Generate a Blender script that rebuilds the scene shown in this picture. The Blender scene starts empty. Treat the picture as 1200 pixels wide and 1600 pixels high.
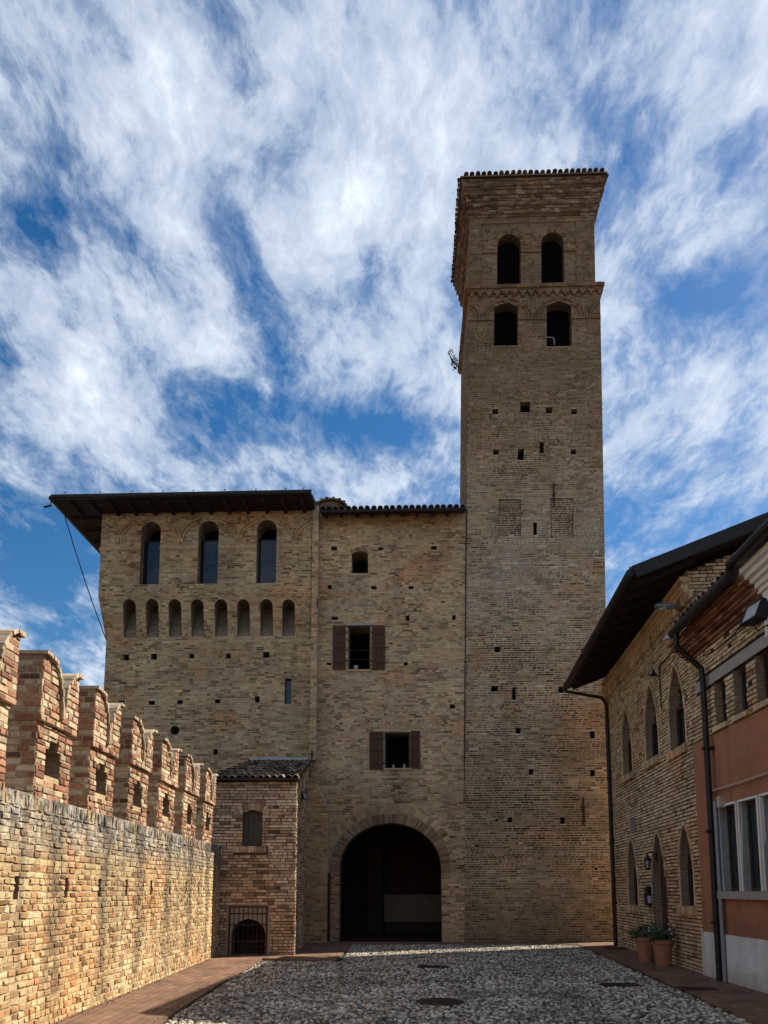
import bpy, math, random
from mathutils import Vector, noise
from mathutils.geometry import tessellate_polygon, delaunay_2d_cdt
R = math.radians
random.seed(7)
C = bpy.context.scene.collection
sc = bpy.context.scene

# ------------------------------------------------------------------ camera, light, sky
FPX = 1250.0                      # focal length in photo pixels (1600 tall)
PITCH = R(7.9)
YH = 1390.0                       # horizon row in the photo
YP = YH - FPX * math.tan(PITCH)   # principal row (a shift lens)
EYE = 1.6
cam = bpy.data.cameras.new('camera')
co = bpy.data.objects.new('camera', cam)
C.objects.link(co)
co.location = (0, 0, EYE)
co.rotation_euler = (R(90) + PITCH, 0, 0)
cam.sensor_fit = 'VERTICAL'
cam.sensor_height = 36.0
cam.sensor_width = 27.0
cam.lens = FPX / 1600 * 36.0
cam.shift_y = (YP - 800) / 1600
cam.clip_start = 0.1
cam.clip_end = 3000
sc.camera = co

SUN_AZ, SUN_EL = 62.5, 41.0       # azimuth clockwise from +Y
sun = bpy.data.lights.new('sun', 'SUN')
sun.energy = 4.6
sun.angle = R(0.5)
sun.color = (1.0, 0.91, 0.78)
so = bpy.data.objects.new('sun', sun)
C.objects.link(so)
sd = Vector((math.sin(R(SUN_AZ)) * math.cos(R(SUN_EL)), math.cos(R(SUN_AZ)) * math.cos(R(SUN_EL)), math.sin(R(SUN_EL))))
so.rotation_euler = sd.to_track_quat('Z', 'Y').to_euler()

sc.view_settings.view_transform = 'Standard'
sc.view_settings.look = 'None'
sc.view_settings.exposure = 0.82
sc.view_settings.gamma = 1.0
sc.cycles.max_bounces = 6
sc.cycles.diffuse_bounces = 4


class NT:
    """small helper around a node tree"""
    def __init__(s, tree):
        s.t = tree
        s.n = tree.nodes
        s.l = tree.links

    def new(s, typ, **kw):
        n = s.n.new(typ)
        for k, v in kw.items():
            if k == 'ins':
                for i, val in v.items():
                    if isinstance(val, bpy.types.NodeSocket):
                        s.l.new(val, n.inputs[i])
                    else:
                        n.inputs[i].default_value = val
            else:
                setattr(n, k, v)
        return n

    def math(s, op, a, b=None, c=None, clamp=False):
        ins = {0: a}
        if b is not None:
            ins[1] = b
        if c is not None:
            ins[2] = c
        return s.new('ShaderNodeMath', operation=op, use_clamp=clamp, ins=ins).outputs[0]

    def ramp(s, fac, stops, interp='LINEAR'):
        r = s.new('ShaderNodeValToRGB', ins={0: fac})
        r.color_ramp.interpolation = interp
        el = r.color_ramp.elements
        while len(el) < len(stops):
            el.new(0.5)
        for e, (p, c) in zip(el, stops):
            e.position = p
            if not isinstance(c, (tuple, list)):
                c = (c, c, c)
            e.color = (c[0], c[1], c[2], 1)
        return r.outputs[0]

    def mix(s, fac, a, b, mode='MIX'):
        m = s.new('ShaderNodeMix', data_type='RGBA', blend_type=mode, clamp_factor=True)
        for i, v in ((0, fac), (6, a), (7, b)):
            if isinstance(v, bpy.types.NodeSocket):
                s.l.new(v, m.inputs[i])
            elif i == 0:
                m.inputs[i].default_value = v
            else:
                m.inputs[i].default_value = (v[0], v[1], v[2], 1)
        return m.outputs[2]

    def noise(s, vec, scale, detail=4, rough=0.55, dist=0.0, out=0):
        n = s.new('ShaderNodeTexNoise', ins={'Vector': vec, 'Scale': scale, 'Detail': detail, 'Roughness': rough, 'Distortion': dist})
        return n.outputs[out]

    def mapping(s, vec, loc=(0, 0, 0), rot=(0, 0, 0), scale=(1, 1, 1)):
        return s.new('ShaderNodeMapping', ins={0: vec, 1: loc, 2: rot, 3: scale}).outputs[0]


CLOUDS = [(-.28, .84, .16, .20, .10), (-.19, .70, .12, .07, .06), (-.165, .95, .035, .13, -.13), (-.15, .71, .03, .07, -.07), (-.14, 1.12, .06, .05, -.07), (-.30, 1.06, .12, .07, .05), (-.06, 1.08, .06, .08, .05), (.03, .86, .12, .18, .10),
          (-.42, .84, .06, .12, -.06), (-.74, 1.62, .16, .36, -.12), (-.22, 1.25, .18, .06, -.06), (.03, 1.24, .10, .05, -.08), (.41, .80, .05, .06, -.12),
          (.38, .98, .08, .06, -.08), (.45, 1.2, .09, .12, .10), (.29, .69, .12, .06, .08), (-.48, 1.22, .10, .10, .06), (.05, .67, .02, .03, -.08), (.60, 1.55, .2, .25, -.06)]                       # x, y, radius x, radius y, weight on the cloud plane


def make_world():
    w = bpy.data.worlds.new('World')
    sc.world = w
    w.use_nodes = True
    w.node_tree.nodes.clear()
    t = NT(w.node_tree)
    out = t.new('ShaderNodeOutputWorld')
    bg = t.new('ShaderNodeBackground')
    t.l.new(bg.outputs[0], out.inputs[0])
    sky = t.new('ShaderNodeTexSky', sky_type='NISHITA', sun_disc=False)
    sky.sun_elevation = R(SUN_EL)
    sky.sun_rotation = R(SUN_AZ)
    sky.altitude = 50
    sky.air_density = 1.0
    sky.dust_density = 0.4
    sky.ozone_density = 2.0
    tc = t.new('ShaderNodeTexCoord').outputs['Generated']
    sep = t.new('ShaderNodeSeparateXYZ', ins={0: tc})
    zz = t.math('ADD', t.math('MAXIMUM', sep.outputs[2], 0.0), 0.16)
    px = t.math('DIVIDE', sep.outputs[0], zz)
    py = t.math('DIVIDE', sep.outputs[1], zz)
    p = t.new('ShaderNodeCombineXYZ', ins={0: px, 1: py, 2: 0.0}).outputs[0]
    # domain warp
    wv = t.noise(t.mapping(p, loc=(3.1, 1.7, 0)), 4.0, 4, 0.55, out=1)
    wv = t.new('ShaderNodeVectorMath', operation='SUBTRACT', ins={0: wv, 1: (0.5, 0.5, 0.5)}).outputs[0]
    wv = t.new('ShaderNodeVectorMath', operation='SCALE', ins={0: wv, 'Scale': 0.10}).outputs[0]
    pw = t.new('ShaderNodeVectorMath', operation='ADD', ins={0: p, 1: wv}).outputs[0]
    big = t.noise(t.mapping(pw, loc=(5.3, 2.4, 0), rot=(0, 0, R(12)), scale=(1.25, 0.8, 1)), 4.5, 3, 0.5)
    mid = t.noise(t.mapping(pw, loc=(1.3, 7.4, 2.0), rot=(0, 0, R(-14)), scale=(1.7, 0.9, 1)), 8.5, 10, 0.65, 0.0)
    fine = t.noise(t.mapping(pw, loc=(9.3, 0.4, 5.0), rot=(0, 0, R(24)), scale=(1.9, 1.0, 1)), 27, 7, 0.66, 0.0)
    d = t.math('ADD', t.math('MULTIPLY', big, 0.52), t.math('ADD', t.math('MULTIPLY', mid, 0.38), t.math('MULTIPLY', fine, 0.20)))
    # broad banks and gaps of the cloud field
    for bx, by, rx, ry, wgt in CLOUDS:
        q = t.new('ShaderNodeVectorMath', operation='SUBTRACT', ins={0: pw, 1: (bx, by, 0)}).outputs[0]
        q = t.new('ShaderNodeVectorMath', operation='MULTIPLY', ins={0: q, 1: (1 / rx, 1 / ry, 0)}).outputs[0]
        l = t.new('ShaderNodeVectorMath', operation='LENGTH', ins={0: q}).outputs['Value']
        g = t.math('EXPONENT', t.math('MULTIPLY', t.math('MULTIPLY', l, l), -1.0))
        d = t.math('MULTIPLY_ADD', g, wgt, d)
    cov = t.ramp(d, [(0.445, 0.0), (0.515, 0.24), (0.595, 0.70), (0.74, 1.0)])
    # denser parts are whiter, thick high parts greyer
    shade = t.noise(t.mapping(pw, loc=(2.2, 3.3, 8.0), scale=(1.6, 1.0, 1)), 9.0, 8, 0.65)
    sh2 = t.math('ADD', t.math('MULTIPLY', shade, 0.75), t.math('MULTIPLY', t.math('SUBTRACT', d, 0.5), 0.55))
    ccol = t.ramp(sh2, [(0.30, (3.4, 4.1, 5.2)), (0.45, (4.8, 5.4, 6.3)), (0.64, (6.6, 7.1, 7.6))])
    hs = t.new('ShaderNodeHueSaturation', ins={'Saturation': 1.38, 'Value': 0.76, 'Color': sky.outputs[0]}).outputs[0]
    col = t.mix(cov, hs, ccol)
    t.l.new(col, bg.inputs[0])
    bg.inputs[1].default_value = 0.085


make_world()


# ------------------------------------------------------------------ measuring: pixel -> point on a real plane
def ray(px, py):
    a = (px - 600) / FPX
    b = (YP - py) / FPX
    return Vector((a, math.cos(PITCH) - b * math.sin(PITCH), math.sin(PITCH) + b * math.cos(PITCH)))


def gnd(px, py, z=0.0):
    d = ray(px, py)
    t = (z - EYE) / d.z
    return (d.x * t, d.y * t)


def at(px, py, dist):
    d = ray(px, py)
    t = dist / d.y
    return Vector((d.x * t, d.y * t, EYE + d.z * t))


class Frame:
    """local x runs along a wall, local -y is its outward normal"""
    def __init__(s, ox, oy, deg):
        s.o = (ox, oy)
        s.a = R(deg)
        s.e = (math.cos(s.a), math.sin(s.a))
        s.n = (-math.sin(s.a), math.cos(s.a))

    def px(s, px, py, v=0.0, lean=0.0):
        d = ray(px, py)
        t = (v + s.n[0] * s.o[0] + s.n[1] * s.o[1]) / (s.n[0] * d.x + s.n[1] * d.y)
        x, y, z = d.x * t, d.y * t, EYE + d.z * t
        u = (x - s.o[0]) * s.e[0] + (y - s.o[1]) * s.e[1]
        return (u - lean * z, z)

    def local(s, p):
        dx, dy = p[0] - s.o[0], p[1] - s.o[1]
        return Vector((dx * s.e[0] + dy * s.e[1], dx * s.n[0] + dy * s.n[1], p[2]))


# ------------------------------------------------------------------ mesh helpers
class MB:
    def __init__(s):
        s.V, s.F, s.M = [], [], []

    def poly(s, pts, mi=0):
        n = len(s.V)
        s.V.extend(tuple(p) for p in pts)
        s.F.append(tuple(range(n, n + len(pts))))
        s.M.append(mi)

    def box(s, a, b, mi=0, jit=0.0, m=None):
        x0, y0, z0 = a
        x1, y1, z1 = b
        P = [(x0, y0, z0), (x1, y0, z0), (x1, y1, z0), (x0, y1, z0), (x0, y0, z1), (x1, y0, z1), (x1, y1, z1), (x0, y1, z1)]
        if jit:
            P = [tuple(c + random.uniform(-jit, jit) for c in q) for q in P]
        if m:
            P = [m(*q) for q in P]
        n = len(s.V)
        s.V.extend(P)
        for f in ((0, 3, 2, 1), (4, 5, 6, 7), (0, 1, 5, 4), (1, 2, 6, 5), (2, 3, 7, 6), (3, 0, 4, 7)):
            s.F.append(tuple(n + i for i in f))
            s.M.append(mi)

    def obox(s, c, ax, ay, az, hx, hy, hz, mi=0):
        """oriented box: centre, three axes, half sizes"""
        c = Vector(c)
        ax, ay, az = Vector(ax).normalized() * hx, Vector(ay).normalized() * hy, Vector(az).normalized() * hz
        P = []
        for k in (-1, 1):
            for i, j in ((-1, -1), (1, -1), (1, 1), (-1, 1)):
                P.append(tuple(c + ax * i + ay * j + az * k))
        n = len(s.V)
        s.V.extend(P)
        for f in ((0, 3, 2, 1), (4, 5, 6, 7), (0, 1, 5, 4), (1, 2, 6, 5), (2, 3, 7, 6), (3, 0, 4, 7)):
            s.F.append(tuple(n + i for i in f))
            s.M.append(mi)

    def tube(s, path, r, seg=8, mi=0, cap=True):
        path = [Vector(p) for p in path]
        rings = []
        for i, p in enumerate(path):
            if i == 0:
                d = path[1] - p
            elif i == len(path) - 1:
                d = p - path[-2]
            else:
                d = (path[i + 1] - p).normalized() + (p - path[i - 1]).normalized()
            d.normalize()
            a = Vector((0, 0, 1)) if abs(d.z) < 0.9 else Vector((1, 0, 0))
            x = d.cross(a).normalized()
            y = d.cross(x).normalized()
            rr = r[i] if isinstance(r, (list, tuple)) else r
            n = len(s.V)
            for k in range(seg):
                th = 2 * math.pi * k / seg
                s.V.append(tuple(p + x * rr * math.cos(th) + y * rr * math.sin(th)))
            rings.append(n)
        for a, b in zip(rings, rings[1:]):
            for k in range(seg):
                k2 = (k + 1) % seg
                s.F.append((a + k, a + k2, b + k2, b + k))
                s.M.append(mi)
        if cap:
            s.F.append(tuple(rings[0] + k for k in range(seg)))
            s.F.append(tuple(rings[-1] + k for k in range(seg)))
            s.M += [mi, mi]

    def lathe(s, prof, seg=20, mi=0, c=(0, 0, 0)):
        rings = []
        for r, z in prof:
            n = len(s.V)
            for k in range(seg):
                th = 2 * math.pi * k / seg
                s.V.append((c[0] + r * math.cos(th), c[1] + r * math.sin(th), c[2] + z))
            rings.append(n)
        for a, b in zip(rings, rings[1:]):
            for k in range(seg):
                k2 = (k + 1) % seg
                s.F.append((a + k, a + k2, b + k2, b + k))
                s.M.append(mi)
        s.F.append(tuple(rings[-1] + k for k in range(seg)))
        s.M.append(mi)
        s.F.append(tuple(rings[0] + k for k in range(seg)))
        s.M.append(mi)

    def extrude(s, poly, m, d0, d1, mi=0):
        """2D polygon extruded between d0 and d1; m(a, b, d) -> 3D"""
        n = len(poly)
        for d in (d0, d1):
            tr = tessellate_polygon([[Vector((a, b, 0)) for a, b in poly]])
            k = len(s.V)
            s.V.extend(tuple(m(a, b, d)) for a, b in poly)
            for t in tr:
                s.F.append(tuple(k + i for i in t))
                s.M.append(mi)
        for i in range(n):
            j = (i + 1) % n
            s.poly([m(*poly[i], d0), m(*poly[j], d0), m(*poly[j], d1), m(*poly[i], d1)], mi)

    def build(s, name, mats, parent=None, lean=0.0, smooth=False):
        if not isinstance(mats, (list, tuple)):
            mats = [mats]
        V = s.V
        if lean:
            V = [(x + lean * z, y, z) for x, y, z in V]
        me = bpy.data.meshes.new(name)
        me.from_pydata(V, [], s.F)
        for m in mats:
            me.materials.append(m)
        me.polygons.foreach_set('material_index', [min(i, len(mats) - 1) for i in s.M])
        if smooth:
            me.polygons.foreach_set('use_smooth', [True] * len(s.F))
        # box-projected UVs in metres
        uv = me.uv_layers.new(name='UVMap')
        buf = [0.0] * (len(me.loops) * 2)
        for p in me.polygons:
            nx, ny, nz = abs(p.normal.x), abs(p.normal.y), abs(p.normal.z)
            for li in p.loop_indices:
                v = me.vertices[me.loops[li].vertex_index].co
                if nz > nx and nz > ny:
                    a, b = v.x, v.y
                elif nx > ny:
                    a, b = v.y, v.z
                else:
                    a, b = v.x, v.z
                buf[2 * li], buf[2 * li + 1] = a, b
        uv.data.foreach_set('uv', buf)
        me.update()
        o = bpy.data.objects.new(name, me)
        C.objects.link(o)
        if parent:
            o.parent = parent
        return o


def thing(name, label, cat, loc=(0, 0, 0), rotz=0.0, group=None):
    o = bpy.data.objects.new(name, None)
    o.empty_display_size = 0.2
    C.objects.link(o)
    o.location = loc
    o.rotation_euler = (0, 0, rotz)
    o['label'] = label
    o['category'] = cat
    if group:
        o['group'] = group
    return o


def tag(o, label, cat, group=None):
    o['label'] = label
    o['category'] = cat
    if group:
        o['group'] = group
    return o


def frame_thing(fr, name, label, cat):
    return thing(name, label, cat, (fr.o[0], fr.o[1], 0), fr.a)


# ---- wall with openings -------------------------------------------------------
def tess_wall(mb, outer, holes, m, depth_m, mi=0, rmi=1, dmi=2):
    """outer: list of (u,z); holes: dicts poly/depth/back.  m(u,z)->3D on the face, depth_m(u,z,d)->3D at depth d"""
    V2, faces = [], []
    for P in [outer] + [h['poly'] for h in holes]:
        k = len(V2)
        V2 += [Vector(q) for q in P]
        faces.append(list(range(k, k + len(P))))
    vo, _, fo, _, _, _ = delaunay_2d_cdt(V2, [], faces, 1, 1e-5)
    k = len(mb.V)
    mb.V.extend(tuple(m(p[0], p[1])) for p in vo)
    for t in fo:
        cx, cz = sum(vo[i][0] for i in t) / 3, sum(vo[i][1] for i in t) / 3
        if any(a < cx < b for h in holes for a, b in crossings(h['poly'], cz)):
            continue
        if not any(a < cx < b for a, b in crossings(outer, cz)):
            continue
        mb.F.append(tuple(k + i for i in t))
        mb.M.append(mi)
    for h in holes:
        P = h['poly']
        n = len(P)
        for i in range(n):
            j = (i + 1) % n
            mb.poly([m(*P[i]), m(*P[j]), depth_m(*P[j], h['depth']), depth_m(*P[i], h['depth'])], h.get('rmi', rmi))
        if h.get('back', True):
            mb.poly([depth_m(*q, h['depth']) for q in P], h.get('bmi', dmi))


def crossings(poly, z):
    xs = []
    n = len(poly)
    for i in range(n):
        (x0, z0), (x1, z1) = poly[i], poly[(i + 1) % n]
        if (z0 <= z) != (z1 <= z):
            xs.append(x0 + (x1 - x0) * (z - z0) / (z1 - z0))
    xs.sort()
    return [(xs[i], xs[i + 1]) for i in range(0, len(xs) - 1, 2)]


def row_spans(outer, holes, zl, zh):
    zm = (zl + zh) / 2
    sp = crossings(outer, zm)
    for zz in (zl + 1e-4, zh - 1e-4):
        q = crossings(outer, zz)
        new = []
        for a, b in sp:
            for c, d in q:
                lo, hi = max(a, c), min(b, d)
                if hi > lo:
                    new.append((lo, hi))
        sp = new
    for h in holes:
        for zz in (zl + 1e-4, zm, zh - 1e-4):
            for c, d in crossings(h, zz):
                new = []
                for a, b in sp:
                    if d <= a or c >= b:
                        new.append((a, b))
                    else:
                        if c > a:
                            new.append((a, c))
                        if d < b:
                            new.append((d, b))
                sp = new
    return sp


def lay_bricks(mb, outer, holes, m, mi=3, bh=0.058, j=0.013, L=0.255, prot=0.008, skip=0.012, wav=0.012, rough=0.003, rng=None, sink=0.0):
    """courses of separate bricks; m(u, out, z) -> 3D, out positive away from the wall"""
    rng = rng or random.Random(3)
    zs = [q[1] for q in outer]
    z, zmax, row = min(zs), max(zs), 0
    while z < zmax - 0.02:
        h = bh * rng.uniform(0.88, 1.14)
        zh = min(z + h, zmax)
        header_row = rng.random() < 0.28
        for a, b in row_spans(outer, holes, z, zh):
            u = a - (rng.random() * L * 0.9)
            while u < b - 0.02:
                l = (0.12 if (header_row or rng.random() < 0.26) else L) * rng.uniform(0.86, 1.12)
                u0, u1 = max(u, a), min(u + l, b)
                u += l + j * rng.uniform(0.6, 1.5)
                if u1 - u0 < 0.035 or rng.random() < skip:
                    continue
                if b - u1 < 0.05:
                    u1 = b
                    u = b
                w = wav * noise.noise((u0 * 0.35, z * 1.3, 3.0)) + 0.4 * wav * noise.noise((u0 * 1.3, z * 2.0, 9.0))
                out = prot * rng.uniform(0.25, 1.35)
                c = min(0.006, 0.2 * (zh - z))
                jj = lambda: rng.uniform(-rough, rough)
                n = len(mb.V)
                k0 = 0.0 if u0 == a else 0.0
                base = [(u0, z), (u1, z), (u1, zh), (u0, zh)]
                for q in base:
                    mb.V.append(tuple(m(q[0], -0.02 - sink, q[1] + w)))
                for q, (sx, sz) in zip(base, ((1, 1), (-1, 1), (-1, -1), (1, -1))):
                    mb.V.append(tuple(m(q[0] + sx * 0.2 * c + jj(), out * 0.55, q[1] + w + sz * 0.2 * c + jj())))
                for q, (sx, sz) in zip(base, ((1, 1), (-1, 1), (-1, -1), (1, -1))):
                    mb.V.append(tuple(m(q[0] + sx * 1.5 * c + jj(), out + jj() * 0.5, q[1] + w + sz * 1.3 * c + jj())))
                for o in (0, 4):
                    for i in range(4):
                        i2 = (i + 1) % 4
                        mb.F.append((n + o + i, n + o + i2, n + o + 4 + i2, n + o + 4 + i))
                        mb.M.append(mi)
                mb.F.append((n + 8, n + 9, n + 10, n + 11))
                mb.M.append(mi)
        z = zh + j * rng.uniform(0.75, 1.3)
        row += 1


def arch_pts(u0, u1, z0, z1, kind='rect', rise=None, n=10):
    """opening outline, counter-clockwise seen from outside"""
    w = u1 - u0
    uc = (u0 + u1) / 2
    P = [(u0, z0), (u1, z0)]
    if kind == 'rect':
        return P + [(u1, z1), (u0, z1)]
    if rise is None:
        rise = {'round': w / 2, 'seg': w * 0.16, 'point': w * 0.95}[kind]
    zs = z1 - rise
    if kind in ('round', 'ell'):
        for i in range(n + 1):
            th = math.pi * i / n
            P.append((uc + w / 2 * math.cos(th), zs + rise * math.sin(th)))
    elif kind == 'seg':
        for i in range(n + 1):
            t = 1 - 2 * i / n
            P.append((uc + t * w / 2, zs + rise * (1 - t * t)))
    elif kind == 'point':
        for i in range(n + 1):
            th = i / n * math.pi / 2
            P.append((u1 - w / 2 * (1 - math.cos(th)) ** 0.85, zs + rise * math.sin(th) ** 1.0 * 0.55 + rise * 0.45 * (i / n)))
        for i in range(n - 1, -1, -1):
            th = i / n * math.pi / 2
            P.append((u0 + w / 2 * (1 - math.cos(th)) ** 0.85, zs + rise * math.sin(th) * 0.55 + rise * 0.45 * (i / n)))
    return P


def opening(fr, x0, x1, yt, yb, kind='rect', v=0.0, lean=0.0, rise=None, n=10):
    ym = (yt + yb) / 2
    xm = (x0 + x1) / 2
    u0 = fr.px(x0, ym, v, lean)[0]
    u1 = fr.px(x1, ym, v, lean)[0]
    zt = fr.px(xm, yt, v, lean)[1]
    zb = fr.px(xm, yb, v, lean)[1]
    return arch_pts(u0, u1, zb, zt, kind, rise, n)


def putlog(fr, x, y, w=9, h=9, v=0.0, lean=0.0):
    P = opening(fr, x - w / 2, x + w / 2, y - h / 2, y + h / 2, 'rect', v, lean)
    return [(a + random.uniform(-.012, .012), b + random.uniform(-.012, .012)) for a, b in P]


def bounds(P):
    return min(p[0] for p in P), max(p[0] for p in P), min(p[1] for p in P), max(p[1] for p in P)


# ------------------------------------------------------------------ materials
def base_mat(name):
    m = bpy.data.materials.new(name)
    m.use_nodes = True
    t = NT(m.node_tree)
    b = m.node_tree.nodes['Principled BSDF']
    return m, t, b


def plain(name, col, rough=0.7, metal=0.0, var=0.25, scale=6.0, bump=0.0, bscale=40, spec=0.3):
    m, t, b = base_mat(name)
    oc = t.new('ShaderNodeTexCoord').outputs['Object']
    n = t.noise(oc, scale, 6, 0.6)
    c = t.mix(n, [x * (1 - var) for x in col], [min(1, x * (1 + var)) for x in col])
    t.l.new(c, b.inputs['Base Color'])
    b.inputs['Roughness'].default_value = rough
    b.inputs['Metallic'].default_value = metal
    b.inputs['Specular IOR Level'].default_value = spec
    if bump:
        bn = t.new('ShaderNodeBump', ins={'Height': t.noise(oc, bscale, 5, 0.6), 'Strength': bump, 'Distance': 0.01})
        t.l.new(bn.outputs[0], b.inputs['Normal'])
    return m


def warm(c, sat=1.0, gain=1.0):
    l = 0.3 * c[0] + 0.59 * c[1] + 0.11 * c[2]
    return tuple(max(0.004, (l + (x - l) * sat) * gain) for x in c)


def brick_mat(name, stops, wash=None, wash_amt=0.0, grime=0.35, gscale=0.45, extra=None, fine=0.3, sat=1.0, gain=1.0, patch=0.0, tint=(1, 1, 1)):
    """bricks coloured one by one (random per island) with weathering on top"""
    m, t, b = base_mat(name)
    tn = lambda c: tuple(x * k for x, k in zip(warm(c, sat, gain), tint))
    stops = [(p, tn(c)) for p, c in stops]
    if wash:
        wash = tn(wash)
    oc = t.new('ShaderNodeTexCoord').outputs['Object']
    rnd = t.new('ShaderNodeNewGeometry').outputs['Random Per Island']
    col = t.ramp(rnd, stops)
    if patch:
        # repairs laid with other batches of brick, and rain-washed stretches
        pn = t.noise(t.mapping(oc, loc=(11, 5, 3), scale=(.8, .8, 1.1)), .55, 3, .5)
        red = t.mix(1.0, col, (1.12, .86, .70), 'MULTIPLY')
        col = t.mix(t.math('MULTIPLY', t.ramp(pn, [(.54, 0.0), (.60, 1.0)]), patch), col, red)
        pale = t.mix(1.0, col, (1.25, 1.24, 1.2), 'MULTIPLY')
        col = t.mix(t.math('MULTIPLY', t.ramp(pn, [(.38, 1.0), (.45, 0.0)]), patch), col, pale)
        sn = t.noise(t.mapping(oc, loc=(2, 9, 4), scale=(1.6, 1.6, .13)), 1.5, 6, .65)
        sf = t.math('MULTIPLY', t.ramp(sn, [(.55, 0.0), (.68, 1.0)]), .42 * patch)
        col = t.mix(sf, col, warm((.10, .075, .05)))
    n1 = t.noise(oc, 22, 6, 0.65)
    col = t.mix(fine, col, t.ramp(n1, [(0.3, 0.12), (0.7, 0.9)]), 'OVERLAY')
    if wash:
        wn = t.noise(t.mapping(oc, scale=(1, 1, 1.7)), 0.8, 6, 0.7)
        wf = t.math('MULTIPLY', t.ramp(wn, [(0.42, 0.0), (0.62, 1.0)]), wash_amt)
        wf2 = t.math('MULTIPLY', wf, t.ramp(t.noise(oc, 9, 5, 0.6), [(0.3, 0.35), (0.65, 1.0)]))
        col = t.mix(wf2, col, wash)
    gn = t.noise(t.mapping(oc, scale=(1.0, 1.0, 0.8)), gscale, 7, 0.68)
    g = t.ramp(gn, [(0.32, 1 - grime), (0.52, 1.0), (0.72, 1 + grime * 0.45)])
    col = t.mix(1.0, col, g, 'MULTIPLY')
    if extra:
        col = extra(t, oc, col)
    t.l.new(col, b.inputs['Base Color'])
    b.inputs['Roughness'].default_value = 0.92
    b.inputs['Specular IOR Level'].default_value = 0.15
    bn = t.new('ShaderNodeBump', ins={'Height': t.noise(oc, 55, 6, 0.7), 'Strength': 0.5, 'Distance': 0.012})
    t.l.new(bn.outputs[0], b.inputs['Normal'])
    return m


def mortar_mat(name, col, dark=0.45, extra=None):
    m, t, b = base_mat(name)
    oc = t.new('ShaderNodeTexCoord').outputs['Object']
    col = warm(col, 1.18, 1.08)
    n = t.noise(oc, 1.1, 8, 0.7)
    n2 = t.noise(oc, 30, 5, 0.6)
    c = t.mix(t.ramp(n, [(0.35, 0.0), (0.65, 1.0)]), [x * dark for x in col], col)
    c = t.mix(0.35, c, t.ramp(n2, [(0.3, 0.25), (0.7, 0.75)]), 'OVERLAY')
    if extra:
        c = extra(t, oc, c)
    t.l.new(c, b.inputs['Base Color'])
    b.inputs['Roughness'].default_value = 0.95
    b.inputs['Specular IOR Level'].default_value = 0.1
    bn = t.new('ShaderNodeBump', ins={'Height': t.noise(oc, 70, 5, 0.7), 'Strength': 0.6, 'Distance': 0.012})
    t.l.new(bn.outputs[0], b.inputs['Normal'])
    return m


def brick_uv(name, c1, c2, mort, scale=1.0):
    """procedural bricks on metre UVs for reveals and hidden faces"""
    m, t, b = base_mat(name)
    uv = t.new('ShaderNodeTexCoord').outputs['UV']
    br = t.new('ShaderNodeTexBrick', ins={'Vector': uv, 'Color1': (*c1, 1), 'Color2': (*c2, 1), 'Mortar': (*mort, 1), 'Scale': 1.0,
                                         'Mortar Size': 0.008, 'Mortar Smooth': 0.4, 'Brick Width': 0.26 * scale, 'Row Height': 0.071 * scale})
    n = t.noise(uv, 1.3, 7, 0.7)
    c = t.mix(1.0, br.outputs[0], t.ramp(n, [(0.3, 0.65), (0.7, 1.2)]), 'MULTIPLY')
    t.l.new(c, b.inputs['Base Color'])
    b.inputs['Roughness'].default_value = 0.95
    b.inputs['Specular IOR Level'].default_value = 0.1
    h = t.math('ADD', t.math('MULTIPLY', br.outputs[1], -1.0), t.math('MULTIPLY', t.noise(uv, 60, 5, 0.6), 0.4))
    bn = t.new('ShaderNodeBump', ins={'Height': h, 'Strength': 0.6, 'Distance': 0.01})
    t.l.new(bn.outputs[0], b.inputs['Normal'])
    return m


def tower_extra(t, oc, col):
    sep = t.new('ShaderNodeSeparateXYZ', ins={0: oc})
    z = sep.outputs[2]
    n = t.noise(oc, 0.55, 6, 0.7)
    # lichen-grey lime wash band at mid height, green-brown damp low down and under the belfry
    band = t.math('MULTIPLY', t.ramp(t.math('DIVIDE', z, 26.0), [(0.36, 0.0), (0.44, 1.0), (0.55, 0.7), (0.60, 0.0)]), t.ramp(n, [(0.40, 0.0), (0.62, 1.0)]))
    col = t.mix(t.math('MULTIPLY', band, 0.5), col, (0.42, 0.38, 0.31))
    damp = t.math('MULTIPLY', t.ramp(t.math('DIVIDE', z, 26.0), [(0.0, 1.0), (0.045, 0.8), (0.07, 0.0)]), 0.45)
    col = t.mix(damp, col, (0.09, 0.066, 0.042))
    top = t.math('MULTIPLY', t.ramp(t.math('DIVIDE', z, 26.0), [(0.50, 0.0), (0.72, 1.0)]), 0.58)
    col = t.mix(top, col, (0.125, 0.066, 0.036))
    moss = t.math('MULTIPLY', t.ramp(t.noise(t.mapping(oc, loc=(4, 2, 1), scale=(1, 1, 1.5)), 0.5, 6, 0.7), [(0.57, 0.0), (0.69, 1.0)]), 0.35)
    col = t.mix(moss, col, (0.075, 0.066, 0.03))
    return col


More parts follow.
